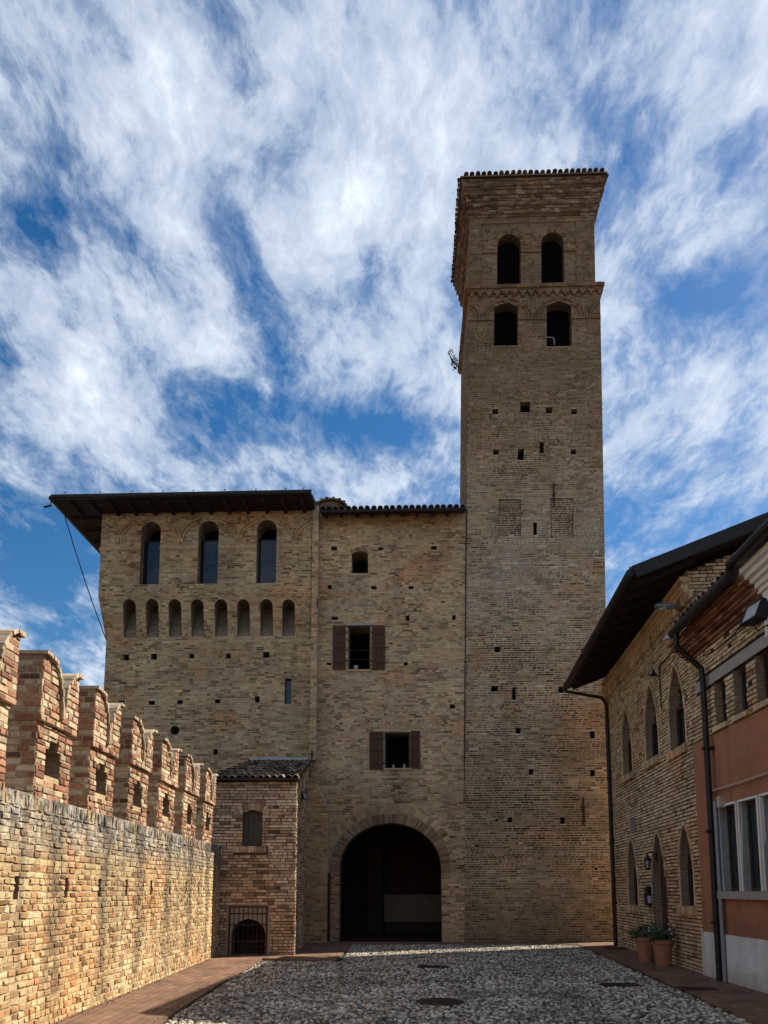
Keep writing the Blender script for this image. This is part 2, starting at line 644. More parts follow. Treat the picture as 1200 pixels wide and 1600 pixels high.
def battlement_extra(t, oc, col):
    sep = t.new('ShaderNodeSeparateXYZ', ins={0: oc})
    z = sep.outputs[2]
    n = t.noise(oc, 2.2, 8, 0.75)
    # pale lichen crust along the top of the parapet
    top = t.math('MULTIPLY', t.ramp(t.math('DIVIDE', z, 4.0), [(0.48, 0.0), (0.60, 1.0), (0.685, 1.0), (0.69, 0.0)]), t.ramp(n, [(0.40, 0.0), (0.54, 1.0)]))
    col = t.mix(t.math('MULTIPLY', top, 0.9), col, (0.40, 0.38, 0.335))
    # dark run-off streaks below the loopholes, about one to each merlon, and fainter ones between
    wob = t.math('MULTIPLY', t.math('SUBTRACT', t.noise(t.mapping(oc, scale=(.5, 1, .8)), 1.4, 4, .6), 0.5), 0.55)
    ph = t.math('FRACT', t.math('DIVIDE', t.math('ADD', t.math('ADD', sep.outputs[0], wob), -8.85), 1.715))
    ph = t.math('ABSOLUTE', t.math('SUBTRACT', ph, 0.5))
    band = t.ramp(ph, [(0.0, 1.0), (0.08, 0.9), (0.17, 0.0)])
    st = t.noise(t.mapping(oc, scale=(1.9, 1.0, 0.12)), 1.6, 5, 0.65)
    nn = t.noise(oc, 4.5, 8, 0.75)
    f = t.math('MAXIMUM', band, t.math('MULTIPLY', t.ramp(st, [(0.52, 0.0), (0.62, 1.0)]), 0.7))
    f = t.math('MULTIPLY', f, t.ramp(nn, [(0.38, 0.0), (0.50, 1.0)]))
    lim = t.ramp(t.math('DIVIDE', z, 4.0), [(0.02, 0.35), (0.14, 0.85), (0.66, 1.0), (0.69, 0.15)])
    col = t.mix(t.math('MULTIPLY', t.math('MULTIPLY', f, lim), 0.84), col, (0.10, 0.082, 0.06))
    blk = t.math('MULTIPLY', t.ramp(t.math('DIVIDE', z, 4.0), [(0.42, 0.0), (0.60, 1.0), (0.685, 1.0), (0.69, 0.0)]), t.ramp(t.noise(t.mapping(oc, loc=(7, 3, 2)), 5.0, 8, 0.78), [(0.46, 0.0), (0.55, 1.0)]))
    col = t.mix(t.math('MULTIPLY', blk, 0.8), col, (0.06, 0.054, 0.046))
    return col


M = {}
M['wing_brick'] = brick_mat('wing_brick', [(0.0, (.07, .043, .026)), (.14, (.16, .10, .055)), (.5, (.33, .225, .125)), (.78, (.42, .30, .18)), (.92, (.33, .175, .092)), (1.0, (.50, .38, .25))], wash=(.48, .375, .25), wash_amt=.55, sat=1.08, gain=1.2, patch=1.0, fine=.5, tint=(1.03, 1.02, .955))
M['wing_mortar'] = mortar_mat('wing_mortar', (.54, .43, .295))
M['gate_brick'] = brick_mat('gatehouse_brick', [(0.0, (.09, .052, .031)), (.12, (.19, .115, .068)), (.46, (.38, .262, .155)), (.76, (.47, .34, .212)), (.90, (.36, .165, .092)), (1.0, (.55, .42, .28))], wash=(.52, .405, .275), wash_amt=.6, sat=1.08, gain=1.18, patch=1.0, fine=.5, tint=(1.03, 1.02, .955))
M['gate_mortar'] = mortar_mat('gatehouse_mortar', (.52, .415, .29))
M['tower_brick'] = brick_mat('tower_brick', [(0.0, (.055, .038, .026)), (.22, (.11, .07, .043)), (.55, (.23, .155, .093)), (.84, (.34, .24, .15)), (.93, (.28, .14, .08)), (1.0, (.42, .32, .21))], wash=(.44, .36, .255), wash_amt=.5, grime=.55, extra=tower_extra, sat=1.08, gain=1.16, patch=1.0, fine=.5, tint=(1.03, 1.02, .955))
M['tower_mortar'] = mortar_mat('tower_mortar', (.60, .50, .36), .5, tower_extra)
M['annex_brick'] = brick_mat('annex_brick', [(0.0, (.10, .06, .036)), (.12, (.26, .15, .08)), (.42, (.44, .31, .185)), (.78, (.60, .46, .30)), (.9, (.40, .19, .10)), (1.0, (.66, .53, .37))], wash=(.58, .47, .33), wash_amt=.25, grime=.48, sat=.92, gain=1.18, patch=.6, fine=.5)
M['annex_mortar'] = mortar_mat('annex_mortar', (.13, .098, .066), .5)
M['house_brick'] = brick_mat('house_brick', [(0.0, (.22, .14, .082)), (.08, (.34, .235, .14)), (.45, (.46, .335, .205)), (.85, (.56, .43, .28)), (.93, (.44, .27, .165)), (1.0, (.63, .51, .355))], grime=.34, sat=1.1, gain=1.22, patch=.5, fine=.5)
M['house_mortar'] = mortar_mat('house_mortar', (.045, .034, .024), .6)
M['wall_brick'] = brick_mat('battlement_brick', [(0.0, (.18, .105, .06)), (.07, (.36, .22, .125)), (.32, (.50, .345, .195)), (.62, (.58, .43, .255)), (.82, (.65, .52, .34)), (.90, (.47, .26, .145)), (1.0, (.48, .24, .125))], grime=.42, patch=.5, extra=battlement_extra, fine=.4, tint=(.98, 1.0, .90))
M['wall_mortar'] = mortar_mat('battlement_mortar', (.50, .40, .26), .6, battlement_extra)
M['merlon_brick'] = brick_mat('merlon_brick', [(0.0, (.14, .07, .042)), (.16, (.30, .125, .068)), (.40, (.41, .19, .10)), (.52, (.46, .32, .18)), (.80, (.58, .44, .26)), (.90, (.28, .21, .135)), (1.0, (.36, .14, .072))], grime=.48, fine=.4, sat=.88, gain=1.04)
M['ring_brick'] = brick_mat('voussoir_brick', [(0.0, (.14, .09, .06)), (.4, (.26, .175, .115)), (.8, (.32, .215, .145)), (1.0, (.38, .28, .20))], grime=.35, sat=1.2, gain=1.1)
M['cornice_brick'] = brick_mat('cornice_brick', [(0.0, (.06, .038, .028)), (.4, (.125, .074, .05)), (.75, (.185, .115, .078)), (1.0, (.30, .22, .16))], grime=.4, wash=(.25, .20, .15), wash_amt=.4, sat=1.25, gain=1.15)
M['infill_brick'] = brick_mat('infill_brick', [(0.0, (.10, .06, .04)), (.5, (.18, .115, .07)), (1.0, (.25, .155, .095))], grime=.35)
M['red_cornice'] = brick_mat('red_cornice_brick', [(0.0, (.14, .055, .035)), (.5, (.25, .105, .06)), (1.0, (.34, .20, .12))], grime=.4)
M['brick_face'] = brick_uv('brick_reveal', (.20, .14, .09), (.29, .21, .135), (.32, .26, .19))
M['brick_face_dark'] = brick_uv('brick_interior', (.055, .036, .025), (.08, .052, .036), (.07, .05, .036))  # darkened copy of the reveal brick, interior shade put into its colour
M['brick_face_moss_shade'] = brick_uv('brick_reveal_moss_shade', (.085, .064, .042), (.12, .09, .058), (.11, .09, .06))  # mossy belfry reveals, with the opening's shade also darkened into the brick
M['reveal_plaster'] = plain('reveal_plaster', (.33, .27, .20), .95, var=.4, scale=4, bump=.4)
M['dark'] = plain('dark_interior', (.004, .0035, .003), .95, spec=0.05)  # near-black backs of openings, deep shade painted as colour
M['hole_shade'] = plain('hole_back_shade', (.03, .022, .017), .95, spec=0.05)  # backs of the wall slots, shade inside the hole painted in
M['stone'] = plain('grey_stone', (.36, .34, .30), .9, var=.35, scale=5, bump=.4)
M['concrete'] = plain('lintel_concrete', (.33, .29, .24), .9, var=.25, scale=6, bump=.3)
M['dark_wood'] = plain('dark_wood', (.055, .032, .022), .8, var=.5, scale=9, bump=.3)
M['eave_wood'] = plain('eave_wood', (.030, .017, .011), .85, var=.5, scale=7, bump=.3)
M['eave_dark'] = plain('eave_dark_wood', (.030, .018, .012), .9, var=.5, scale=7, bump=.3)  # near-black wood tone of the wing and gatehouse eaves
M['shutter'] = plain('shutter_paint', (.075, .031, .015), .65, var=.35, scale=9, bump=.2)
M['grey_wood'] = plain('grey_wood', (.075, .066, .058), .85, var=.4, scale=14, bump=.3)
M['iron'] = plain('rusty_iron', (.055, .034, .024), .7, metal=.3, var=.5, scale=14)
M['black_metal'] = plain('black_metal', (.018, .018, .018), .45, metal=.5, var=.3)
M['gutter'] = plain('gutter_metal', (.030, .026, .024), .5, metal=.5, var=.5, scale=3)
M['grey_metal'] = plain('grey_metal', (.24, .25, .26), .5, metal=.5, var=.3)
M['pale_metal'] = plain('pale_metal', (.50, .52, .54), .5, metal=.2, var=.2)
M['lead'] = plain('lead_flashing', (.45, .46, .46), .6, var=.25, scale=5)
def plaster_mat(name, c0, c1, dirt, zlow, zfade):
    """limewashed plaster: cloudy fading, run marks and splashed dirt near the ground"""
    m, t, b = base_mat(name)
    oc = t.new('ShaderNodeTexCoord').outputs['Object']
    col = t.mix(t.ramp(t.noise(oc, 1.3, 8, .68), [(.3, 0.0), (.7, 1.0)]), c0, c1)
    run = t.noise(t.mapping(oc, scale=(2.2, 2.2, .15)), 2.0, 6, .65)
    col = t.mix(t.math('MULTIPLY', t.ramp(run, [(.52, 0.0), (.68, 1.0)]), .45), col, dirt)
    z = t.new('ShaderNodeSeparateXYZ', ins={0: oc}).outputs[2]
    zz = t.math('ADD', z, t.math('MULTIPLY', t.math('SUBTRACT', t.noise(oc, 3, 6, .7), .5), .8))
    low = t.math('MULTIPLY', t.math('SUBTRACT', 1.0, t.math('DIVIDE', t.math('SUBTRACT', zz, zlow), zfade), clamp=True), .6, clamp=True)
    col = t.mix(low, col, dirt)
    col = t.mix(.3, col, t.ramp(t.noise(oc, 26, 6, .7), [(.3, .2), (.7, .8)]), 'OVERLAY')
    t.l.new(col, b.inputs['Base Color'])
    b.inputs['Roughness'].default_value = .95
    b.inputs['Specular IOR Level'].default_value = .12
    bn = t.new('ShaderNodeBump', ins={'Height': t.noise(oc, 34, 6, .7), 'Strength': .7, 'Distance': .012})
    t.l.new(bn.outputs[0], b.inputs['Normal'])
    return m


M['pink_plaster'] = plaster_mat('pink_plaster', (.33, .135, .075), (.42, .185, .105), (.20, .10, .058), .75, .5)
M['white_plaster'] = plaster_mat('white_plaster', (.56, .55, .52), (.74, .73, .69), (.28, .26, .21), .0, .35)
M['white_paint'] = plain('white_paint', (.72, .69, .63), .8, var=.15, scale=5, bump=.15)
M['grey_reveal'] = plain('grey_reveal', (.30, .29, .26), .95, var=.2, bump=.3)
M['terracotta'] = plain('terracotta_pot', (.34, .145, .085), .9, var=.3, scale=5, bump=.2)
M['soil'] = plain('soil', (.03, .022, .015), 1.0)
M['cable'] = plain('black_cable', (.012, .012, .012), .6)
M['pale_cable'] = plain('pale_cable', (.42, .30, .24), .7)
M['lampglass'] = plain('lamp_glass', (.30, .29, .26), .25, var=.15, spec=.6)
M['beige_box'] = plain('beige_plastic', (.45, .39, .27), .6, var=.2)
M['bench'] = plain('pale_parapet', (.22, .165, .115), .95, var=.3, scale=3, bump=.3)
M['coping'] = brick_mat('coping_tile', [(0.0, (.26, .19, .12)), (.5, (.40, .30, .19)), (1.0, (.52, .42, .29))], grime=.35)


def tile_mat():
    m, t, b = base_mat('roof_tile')
    oc = t.new('ShaderNodeTexCoord').outputs['Object']
    rnd = t.new('ShaderNodeNewGeometry').outputs['Random Per Island']
    col = t.ramp(rnd, [(0, (.07, .05, .036)), (.4, (.19, .125, .082)), (.75, (.31, .22, .15)), (1, (.46, .37, .28))])
    ln = t.ramp(t.noise(oc, 9, 8, 0.75), [(0.42, 0.0), (0.6, 1.0)])
    col = t.mix(t.math('MULTIPLY', ln, .5), col, (.05, .046, .036))
    t.l.new(col, b.inputs['Base Color'])
    b.inputs['Roughness'].default_value = .95
    b.inputs['Specular IOR Level'].default_value = .12
    bn = t.new('ShaderNodeBump', ins={'Height': t.noise(oc, 45, 6, .7), 'Strength': .5, 'Distance': .015})
    t.l.new(bn.outputs[0], b.inputs['Normal'])
    return m


M['tile'] = tile_mat()


def glass_mat():
    m, t, b = base_mat('window_glass')
    oc = t.new('ShaderNodeTexCoord').outputs['Object']
    b.inputs['Base Color'].default_value = (.012, .015, .020, 1)
    b.inputs['Roughness'].default_value = .08
    b.inputs['Specular IOR Level'].default_value = .6
    bn = t.new('ShaderNodeBump', ins={'Height': t.noise(oc, 1.6, 2, .5), 'Strength': .15, 'Distance': .05})
    t.l.new(bn.outputs[0], b.inputs['Normal'])
    return m


M['glass'] = glass_mat()


def path_mat():
    m, t, b = base_mat('brick_paving')
    uv = t.new('ShaderNodeTexCoord').outputs['Object']
    br = t.new('ShaderNodeTexBrick', ins={'Vector': t.mapping(uv, rot=(0, 0, R(90))), 'Color1': (.275, .160, .100, 1), 'Color2': (.19, .108, .067, 1), 'Mortar': (.12, .080, .055, 1), 'Scale': 1.0,
                                         'Mortar Size': .010, 'Mortar Smooth': .5, 'Brick Width': .26, 'Row Height': .13})
    n = t.noise(uv, 1.2, 8, .7)
    c = t.mix(1.0, br.outputs[0], t.ramp(n, [(.3, .6), (.55, 1.0), (.75, 1.3)]), 'MULTIPLY')
    c = t.mix(t.ramp(t.noise(uv, 5, 7, .75), [(.5, 0.0), (.72, .55)]), c, (.17, .12, .085))
    c = t.mix(t.math('MULTIPLY', t.ramp(t.noise(t.mapping(uv, loc=(3, 1, 0)), .9, 8, .75), [(.50, 0.0), (.62, 1.0)]), .5), c, (.085, .066, .046))
    t.l.new(c, b.inputs['Base Color'])
    b.inputs['Roughness'].default_value = .9
    b.inputs['Specular IOR Level'].default_value = .2
    h = t.math('ADD', t.math('MULTIPLY', br.outputs[1], -0.6), t.noise(uv, 30, 5, .6))
    bn = t.new('ShaderNodeBump', ins={'Height': h, 'Strength': .5, 'Distance': .008})
    t.l.new(bn.outputs[0], b.inputs['Normal'])
    return m


M['path'] = path_mat()


def pebble_mat():
    m, t, b = base_mat('river_cobbles')
    oc = t.new('ShaderNodeTexCoord').outputs['Object']
    rnd = t.new('ShaderNodeNewGeometry').outputs['Random Per Island']
    col = t.ramp(rnd, [(0, (.08, .065, .047)), (.30, (.18, .152, .115)), (.6, (.42, .36, .27)), (.85, (.66, .58, .46)), (.97, (.78, .71, .58)), (1, (.36, .22, .14))])
    col = t.mix(1.0, col, t.ramp(t.noise(oc, .6, 7, .65), [(.32, .5), (.5, .95), (.7, 1.2)]), 'MULTIPLY')
    col = t.mix(t.math('MULTIPLY', t.ramp(t.noise(t.mapping(oc, loc=(4, 4, 0)), 1.1, 6, .7), [(.52, 0.0), (.66, 1.0)]), .55), col, (.07, .066, .038))
    col = t.mix(.3, col, t.ramp(t.noise(oc, 40, 5, .7), [(.3, .2), (.7, .8)]), 'OVERLAY')
    t.l.new(col, b.inputs['Base Color'])
    b.inputs['Roughness'].default_value = .62
    b.inputs['Specular IOR Level'].default_value = .35
    return m


M['pebble'] = pebble_mat()
M['grit'] = plain('sand_joints', (.030, .026, .020), 1.0, var=.4, scale=8)
M['far_ground'] = plain('far_ground', (.16, .13, .10), 1.0, var=.3, scale=.4)


def leaf_mat(name, c0, c1):
    m, t, b = base_mat(name)
    rnd = t.new('ShaderNodeNewGeometry').outputs['Random Per Island']
    t.l.new(t.ramp(rnd, [(0, c0), (1, c1)]), b.inputs['Base Color'])
    b.inputs['Roughness'].default_value = .55
    return m


M['leaf'] = leaf_mat('geranium_leaf', (.018, .035, .012), (.07, .12, .035))
M['shrub'] = leaf_mat('caper_leaf', (.05, .06, .02), (.12, .12, .05))
M['petal'] = plain('white_petal', (.75, .72, .68), .7)


# ------------------------------------------------------------------ ground
g = MB()
g.poly([(-400, -400, -.03), (400, -400, -.03), (400, 400, -.03), (-400, 400, -.03)])
o = g.build('ground', M['far_ground'])
o['kind'] = 'structure'


def slab(name, pts, z0, z1, mat):
    mb = MB()
    mb.extrude(pts, lambda a, b, d: (a, b, d), z0, z1)
    o = mb.build(name, mat)
    o['kind'] = 'structure'
    return o


# frames of the walls
FF = Frame(0, 25.1, -2)                       # castle front
HB = gnd(1101, 1524)
HF = Frame(HB[0], HB[1], -94.6)               # brick house, u grows towards the camera
PF = Frame(HB[0], HB[1], -91.8)               # pink house
BW = Frame(-3.9, 0, 90.35)                    # battlement wall, u = distance
AF = Frame(-3.3, 19.85, -1.0)                 # small annex front

# courtyard paving
pl = [(-4.15, -6), (-4.15, 24.9), (-.95, 24.9), gnd(550, 1478), gnd(524, 1502.5), gnd(410, 1499), gnd(330, 1548), gnd(250, 1600), (-2.6, 4), (-2.55, -6)]
slab('path_left', pl, -.03, .028, M['path'])
pf = [(-.945, 24.86), (5.75, 24.63), (5.62, 23.75), (-.945, 24.0)]
slab('path_front', pf, -.03, .022, M['path'])
pr = [(5.765, 24.6), (6.9, 24.6), (6.9, 23.0), (HB[0] - .02, HB[1]), (5.7, 8), (5.4, -6), (3.9, -6), gnd(1180, 1600), gnd(1010, 1522), (5.63, 23.7)]
slab('path_right', pr, -.03, .025, M['path'])


def cobbles():
    rng = random.Random(11)
    mb = MB()
    mb.poly([(-2.9, -6, -.012), (6.4, -6, -.012), (6.4, 24.6, -.012), (-2.9, 24.6, -.012)], 1)
    zone_l = [(gnd(250, 1600)[0], gnd(250, 1600)[1]), gnd(330, 1548), gnd(410, 1499)]

    def inside(x, y):
        # left limit
        if y < gnd(410, 1499)[1]:
            a, b = gnd(250, 1600), gnd(410, 1499)
            xl = a[0] + (b[0] - a[0]) * (y - a[1]) / (b[1] - a[1])
        elif y < gnd(524, 1502.5)[1]:
            xl = -1.05
        else:
            xl = -1.02
        if y > gnd(410, 1499)[1] - .6 and y > gnd(524, 1502.5)[1] and x < -.95:
            return False
        a, b = gnd(1180, 1600), (5.63, 23.7)
        xr = a[0] + (b[0] - a[0]) * (y - a[1]) / (b[1] - a[1])
        yb = 24.0 - .035 * (x + .945)
        return xl + .03 < x < xr - .03 and y < yb - .03
    cells = 8
    y = 6.5
    row = 0
    while y < 24.1:
        sp = .070 if y < 14 else .085
        x = -2.95 + (row % 2) * sp * .5
        while x < 5.8:
            cx, cy = x + rng.uniform(-.03, .03), y + rng.uniform(-.026, .026)
            x += sp * rng.uniform(.85, 1.15)
            if not inside(cx, cy):
                continue
            if rng.random() < .03:
                continue
            a, b = rng.uniform(.026, .045), rng.uniform(.020, .031)
            h = rng.uniform(.020, .032)
            zt = -.012 + .010 * noise.noise((cx * .8, cy * .8, 0))
            th = rng.uniform(0, math.pi)
            ct, st = math.cos(th), math.sin(th)
            tx, ty = rng.uniform(-.13, .13), rng.uniform(-.13, .13)
            n = len(mb.V)
            for rr, hh in ((1.0, 0.0), (.86, .66), (.50, .95)):
                for k in range(cells):
                    t = 2 * math.pi * k / cells
                    px, py = a * rr * math.cos(t), b * rr * math.sin(t)
                    X, Y = px * ct - py * st, px * st + py * ct
                    mb.V.append((cx + X, cy + Y, zt + h * hh + (X * tx + Y * ty) * (1 if hh else 0)))
            mb.V.append((cx, cy, zt + h))
            for r in range(2):
                for k in range(cells):
                    k2 = (k + 1) % cells
                    mb.F.append((n + r * cells + k, n + r * cells + k2, n + (r + 1) * cells + k2, n + (r + 1) * cells + k))
                    mb.M.append(0)
            for k in range(cells):
                mb.F.append((n + 2 * cells + k, n + 2 * cells + (k + 1) % cells, n + 3 * cells))
                mb.M.append(0)
        y += sp * .72
        row += 1
    o = mb.build('cobbled_courtyard', [M['pebble'], M['grit']], smooth=True)
    o['kind'] = 'structure'


cobbles()


# ------------------------------------------------------------------ roofs
def coppi(mb, p0, p1, up, width, length, rng, mi=0, rows=None, r=.085, seg=5):
    """barrel tiles: p0->p1 is the eave, up the unit vector up the slope"""
    p0, p1, up = Vector(p0), Vector(p1), Vector(up).normalized()
    al = (p1 - p0)
    W = al.length
    al.normalize()
    nr = al.cross(up).normalized()
    if nr.z < 0:
        nr = -nr
    ncol = max(1, int(W / width))
    tl = .40 if rows is None else length / rows
    nrow = max(1, int(round(length / tl)))
    for c in range(ncol):
        uc = (c + .5) * W / ncol
        for k in range(nrow):
            j = rng.uniform(-.02, .02)
            s0, s1 = k * tl - (.06 if k == 0 else .03) + j, (k + 1) * tl + .05
            if k == nrow - 1:
                s1 = length
            lift = .012 * (k % 2) + rng.uniform(-.006, .006)
            tw = rng.uniform(-.012, .012)
            n = len(mb.V)
            for s, rr, lf in ((s0, r, .02), (s1, r * .82, 0.0)):
                for thick in (0, 1):
                    for q in range(seg + 1):
                        th = math.pi * q / seg
                        R_ = rr - .014 * thick
                        p = p0 + al * (uc + tw * (1 if s == s0 else -1) + R_ * math.cos(th)) + up * s + nr * (R_ * math.sin(th) * .95 + lift + lf)
                        mb.V.append(tuple(p))
            S = seg + 1
            for q in range(seg):
                mb.F.append((n + q, n + q + 1, n + 2 * S + q + 1, n + 2 * S + q))
                mb.F.append((n + S + q, n + S + q + 1, n + q + 1, n + q))
                mb.F.append((n + S + q, n + S + q + 1, n + 3 * S + q + 1, n + 3 * S + q))
                mb.M += [mi] * 3
    return mb


# ------------------------------------------------------------------ castle wing (left)
def jag(a, b, n, amp, rng):
    """points strictly between a and b with a little wander sideways"""
    out = []
    for i in range(1, n):
        t = i / n
        out.append((a[0] + (b[0] - a[0]) * t + rng.uniform(-amp, amp), a[1] + (b[1] - a[1]) * t))
    return out


def hole(P, depth=.3, **k):
    d = dict(poly=P, depth=depth)
    d.update(k)
    return d


def castle_wing():
    rng = random.Random(21)
    root = frame_thing(FF, 'castle_wing', 'brown brick castle wing with three tall arched windows above a row of small arched niches', 'castle')
    OV = -.30                                     # projection of the upper storey
    ul_low = FF.px(161.5, 1090)[0]
    ul_up = FF.px(155.5, 890, OV)[0]
    ur = FF.px(487, 1000)[0]
    z_a = FF.px(300, 930, OV)[1]                   # where the corbelling starts
    z_b = FF.px(300, 1000)[1]                      # where it dies into the wall
    z_top = FF.px(300, 806, OV)[1] + .25
    mb = MB()
    # lower wall
    holes = []
    for x, y, w, h in ((197, 1027, 9, 9), (241, 1026, 9, 9), (299, 1025, 8, 8), (357, 1025, 8, 8), (416, 1023, 10, 9), (190, 1098, 9, 6), (237, 1098, 9, 6),
                       (281, 1097, 8, 6), (340, 1096, 8, 6), (402, 1093, 7, 10), (337, 1175, 7, 9)):
        holes.append(hole(putlog(FF, x, y, w, h), .3))
    slit = opening(FF, 445, 455, 1060, 1100)
    holes.append(hole(slit, .22, back=False))
    c = FF.px(273, 1141)
    holes.append(hole([(c[0] + .15 * math.cos(2 * math.pi * k / 14), c[1] + .15 * math.sin(2 * math.pi * k / 14)) for k in range(14)], .4))
    outer = [(ul_low, 0), (ur, 0), (ur, z_b), (ul_low, z_b)]
    m0 = lambda u, z: (u, 0, z)
    d0 = lambda u, z, d: (u, d, z)
    tess_wall(mb, outer, holes, m0, d0)
    lay_bricks(mb, outer, [h['poly'] for h in holes], lambda u, w, z: (u, -w, z), rng=rng)
    # corbel zone with niches: face leans from OV at z_a to 0 at z_b
    f = lambda z: OV * (z - z_b) / (z_a - z_b)
    left = lambda z: ul_low + (ul_up - ul_low) * (z - z_b) / (z_a - z_b)
    niches = []
    for x in (202, 237.5, 273, 308, 345, 380, 416, 450.5):
        u0, u1 = FF.px(x - 10, 960, -.2)[0], FF.px(x + 10, 960, -.2)[0]
        zt = FF.px(x, 935.5, OV)[1]
        niches.append(arch_pts(u0, u1, z_b + .10, zt, 'round'))
    outer = [(left(z_b), z_b), (ur, z_b), (ur, z_a), (left(z_a), z_a)]
    # niche tops rise above z_a, so the zone is taken up to a course above them
    z_c = z_a + .12
    fz = lambda z: f(z) if z < z_a else OV
    outer = [(left(z_b), z_b), (ur, z_b), (ur, z_a), (ur, z_c), (ul_up, z_c), (ul_up, z_a)]
    clip = []
    for P in niches:
        clip.append([(a, min(b, z_c - .03)) for a, b in P])
    nd = lambda u, z, d: (u, .02 + .75 * max(0.0, (z - z_b - .1) / (z_c - z_b)), z)
    tess_wall(mb, outer, [dict(poly=P, depth=.3, rmi=1, bmi=1) for P in clip], lambda u, z: (u, fz(z), z), nd)
    lay_bricks(mb, outer, clip, lambda u, w, z: (u, fz(z) - w, z), rng=rng)
    # upper storey
    outer = [(ul_up, z_c), (ur, z_c), (ur, z_top), (ul_up, z_top)]
    tall = [opening(FF, 219.5, 250, 815, 913, 'round', OV), opening(FF, 309.5, 341, 813.5, 912, 'round', OV), opening(FF, 401, 432, 812, 911, 'round', OV)]
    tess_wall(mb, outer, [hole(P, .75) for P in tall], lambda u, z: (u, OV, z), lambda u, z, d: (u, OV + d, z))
    lay_bricks(mb, outer, tall, lambda u, w, z: (u, OV - w, z), rng=rng)
    # sides, back and top of the block
    D = 9.0
    for (a, b, z0, z1, y0) in ((ul_low, ul_low, 0, z_b, 0), (ul_up, ul_up, z_a, z_top, OV)):
        mb.poly([(a, D, z0), (a, y0, z0), (b, y0, z1), (b, D, z1)], 1)
    mb.poly([(ul_low, D, z_b), (ul_low, 0, z_b), (ul_up, OV, z_a), (ul_up, D, z_a)], 1)
    mb.poly([(ul_low, D, 0), (ur, D, 0), (ur, D, z_top), (ul_low, D, z_top)], 1)
    mb.poly([(ur, OV, z_b), (ur, D, 0), (ur, D, z_top), (ur, OV, z_top)], 1)
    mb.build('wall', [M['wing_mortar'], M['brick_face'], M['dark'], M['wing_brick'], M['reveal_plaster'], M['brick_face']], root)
    # windows: wooden frame + big panes set in the lower part of each opening
    for P in tall:
        u0, u1, z0, z1 = bounds(P)
        w = MB()
        y = OV + .34
        zt = z1 - .52
        for a, b, c_, d in ((u0, u0 + .035, z0, zt), (u1 - .035, u1, z0, zt), (u0 + .035, u1 - .035, zt - .04, zt), (u0 + .035, u1 - .035, z0, z0 + .04)):
            w.box((a, y, c_), (b, y + .05, d))
        win = w.build('window', M['black_metal'], root)
        pn = MB()
        pn.box((u0 + .035, y + .02, z0 + .04), (u1 - .035, y + .03, zt - .04))
        pn.build('pane', M['glass'], win)
    u0, u1, z0, z1 = bounds(slit)
    s = MB()
    s.box((u0, .15, z0), (u1, .17, z1))
    s.build('slit_pane', M['glass'], root)
    # impost string course and the interlaced blind arches
    zi = FF.px(300, 857, OV)[1]
    edges = [ul_up - .03] + [e for P in tall for e in bounds(P)[:2]] + [ur]
    for a, b in zip(edges[0::2], edges[1::2]):
        sc_ = MB()
        sc_.extrude([(OV - .05, zi + .055), (OV - .05, zi), (OV - .03, zi), (OV - .03, zi - .04), (OV + .02, zi - .04), (OV + .02, zi + .055)], lambda p, q, d: (d, p, q), a, b)
        sc_.build('string_course', M['wing_brick'], root)
    for x, r in ((148, 46), (233.5, 48), (327, 46.5), (416.5, 45.5), (505, 46)):
        cu, cz = FF.px(x, 848, OV)
        ru = r / 1250 * 25.3 * .985
        for rr, k0, k1 in ((ru - .03, 0, 10), (ru - .03, 9, 19), (ru + .09, 0, 10), (ru + .09, 9, 19)):
            prev = None
            ar = MB()
            for k in range(k0, k1):
                th = math.pi * k / 18
                u, z = cu + rr * math.cos(th), cz + (rr * .88) * math.sin(th)
                q = (u, z)
                if prev and ul_up < min(u, prev[0]) and max(u, prev[0]) < ur - .02 and z < z_top - .05:
                    inside = False
                    for P in tall:
                        a, b, c_, d = bounds(P)
                        if a - .02 < (u + prev[0]) / 2 < b + .02:
                            inside = True
                    if not inside:
                        mid = ((u + prev[0]) / 2, OV - .018, (z + prev[1]) / 2)
                        ax = Vector((u - prev[0], 0, z - prev[1]))
                        ar.obox(mid, ax, (0, 1, 0), ax.cross(Vector((0, 1, 0))), ax.length * .53, .03, .028)
                prev = q
            if ar.V:
                ar.build('blind_arch', M['wing_brick'], root)
    # roof: hipped, wide eaves
    EV = -1.28
    ze = FF.px(300, 778, EV)[1]
    ue0 = FF.px(85, 780, EV)[0]
    ue1 = FF.px(487, 774, EV)[0]
    r = MB()
    th = .05
    slope = math.tan(R(17))
    ym, hy = 4.2, 5.5
    zr = ze + th + slope * 5.4
    r.poly([(ue0, EV, ze), (ue1, EV, ze), (ue1, D + 1, ze), (ue0, D + 1, ze)], 1)
    A = [(ue0, EV, ze + th), (ue1, EV, ze + th), (ue1, D + 1, ze + th), (ue0, D + 1, ze + th)]
    r.poly([(ue0, EV, ze), (ue1, EV, ze), A[1], A[0]], 2)
    r.poly([(ue0, D + 1, ze), (ue0, EV, ze), A[0], A[3]], 2)
    r.poly([(ue1, EV, ze), (ue1, D + 1, ze), A[2], A[1]], 2)
    ridge0, ridge1 = (ue0 + 5.0, 4.3, zr), (ue1, 4.3, zr)
    r.poly([A[0], A[1], ridge1, ridge0], 0)
    r.poly([A[2], A[3], ridge0, ridge1], 0)
    r.poly([A[3], A[0], ridge0], 0)
    r.poly([A[1], A[2], ridge1], 2)
    roof = r.build('roof', [M['tile'], M['eave_dark'], M['eave_dark']], root)
    t = MB()
    trng = random.Random(5)
    upv = (0, math.cos(R(17)), math.sin(R(17)))
    coppi(t, (ue0 + .1, EV + .03, ze + th + .01), (ue1, EV + .03, ze + th + .01), upv, .19, 1.0, trng, rows=2)
    t.build('roof_tiles', M['tile'], roof)
    u = ue0 + .45
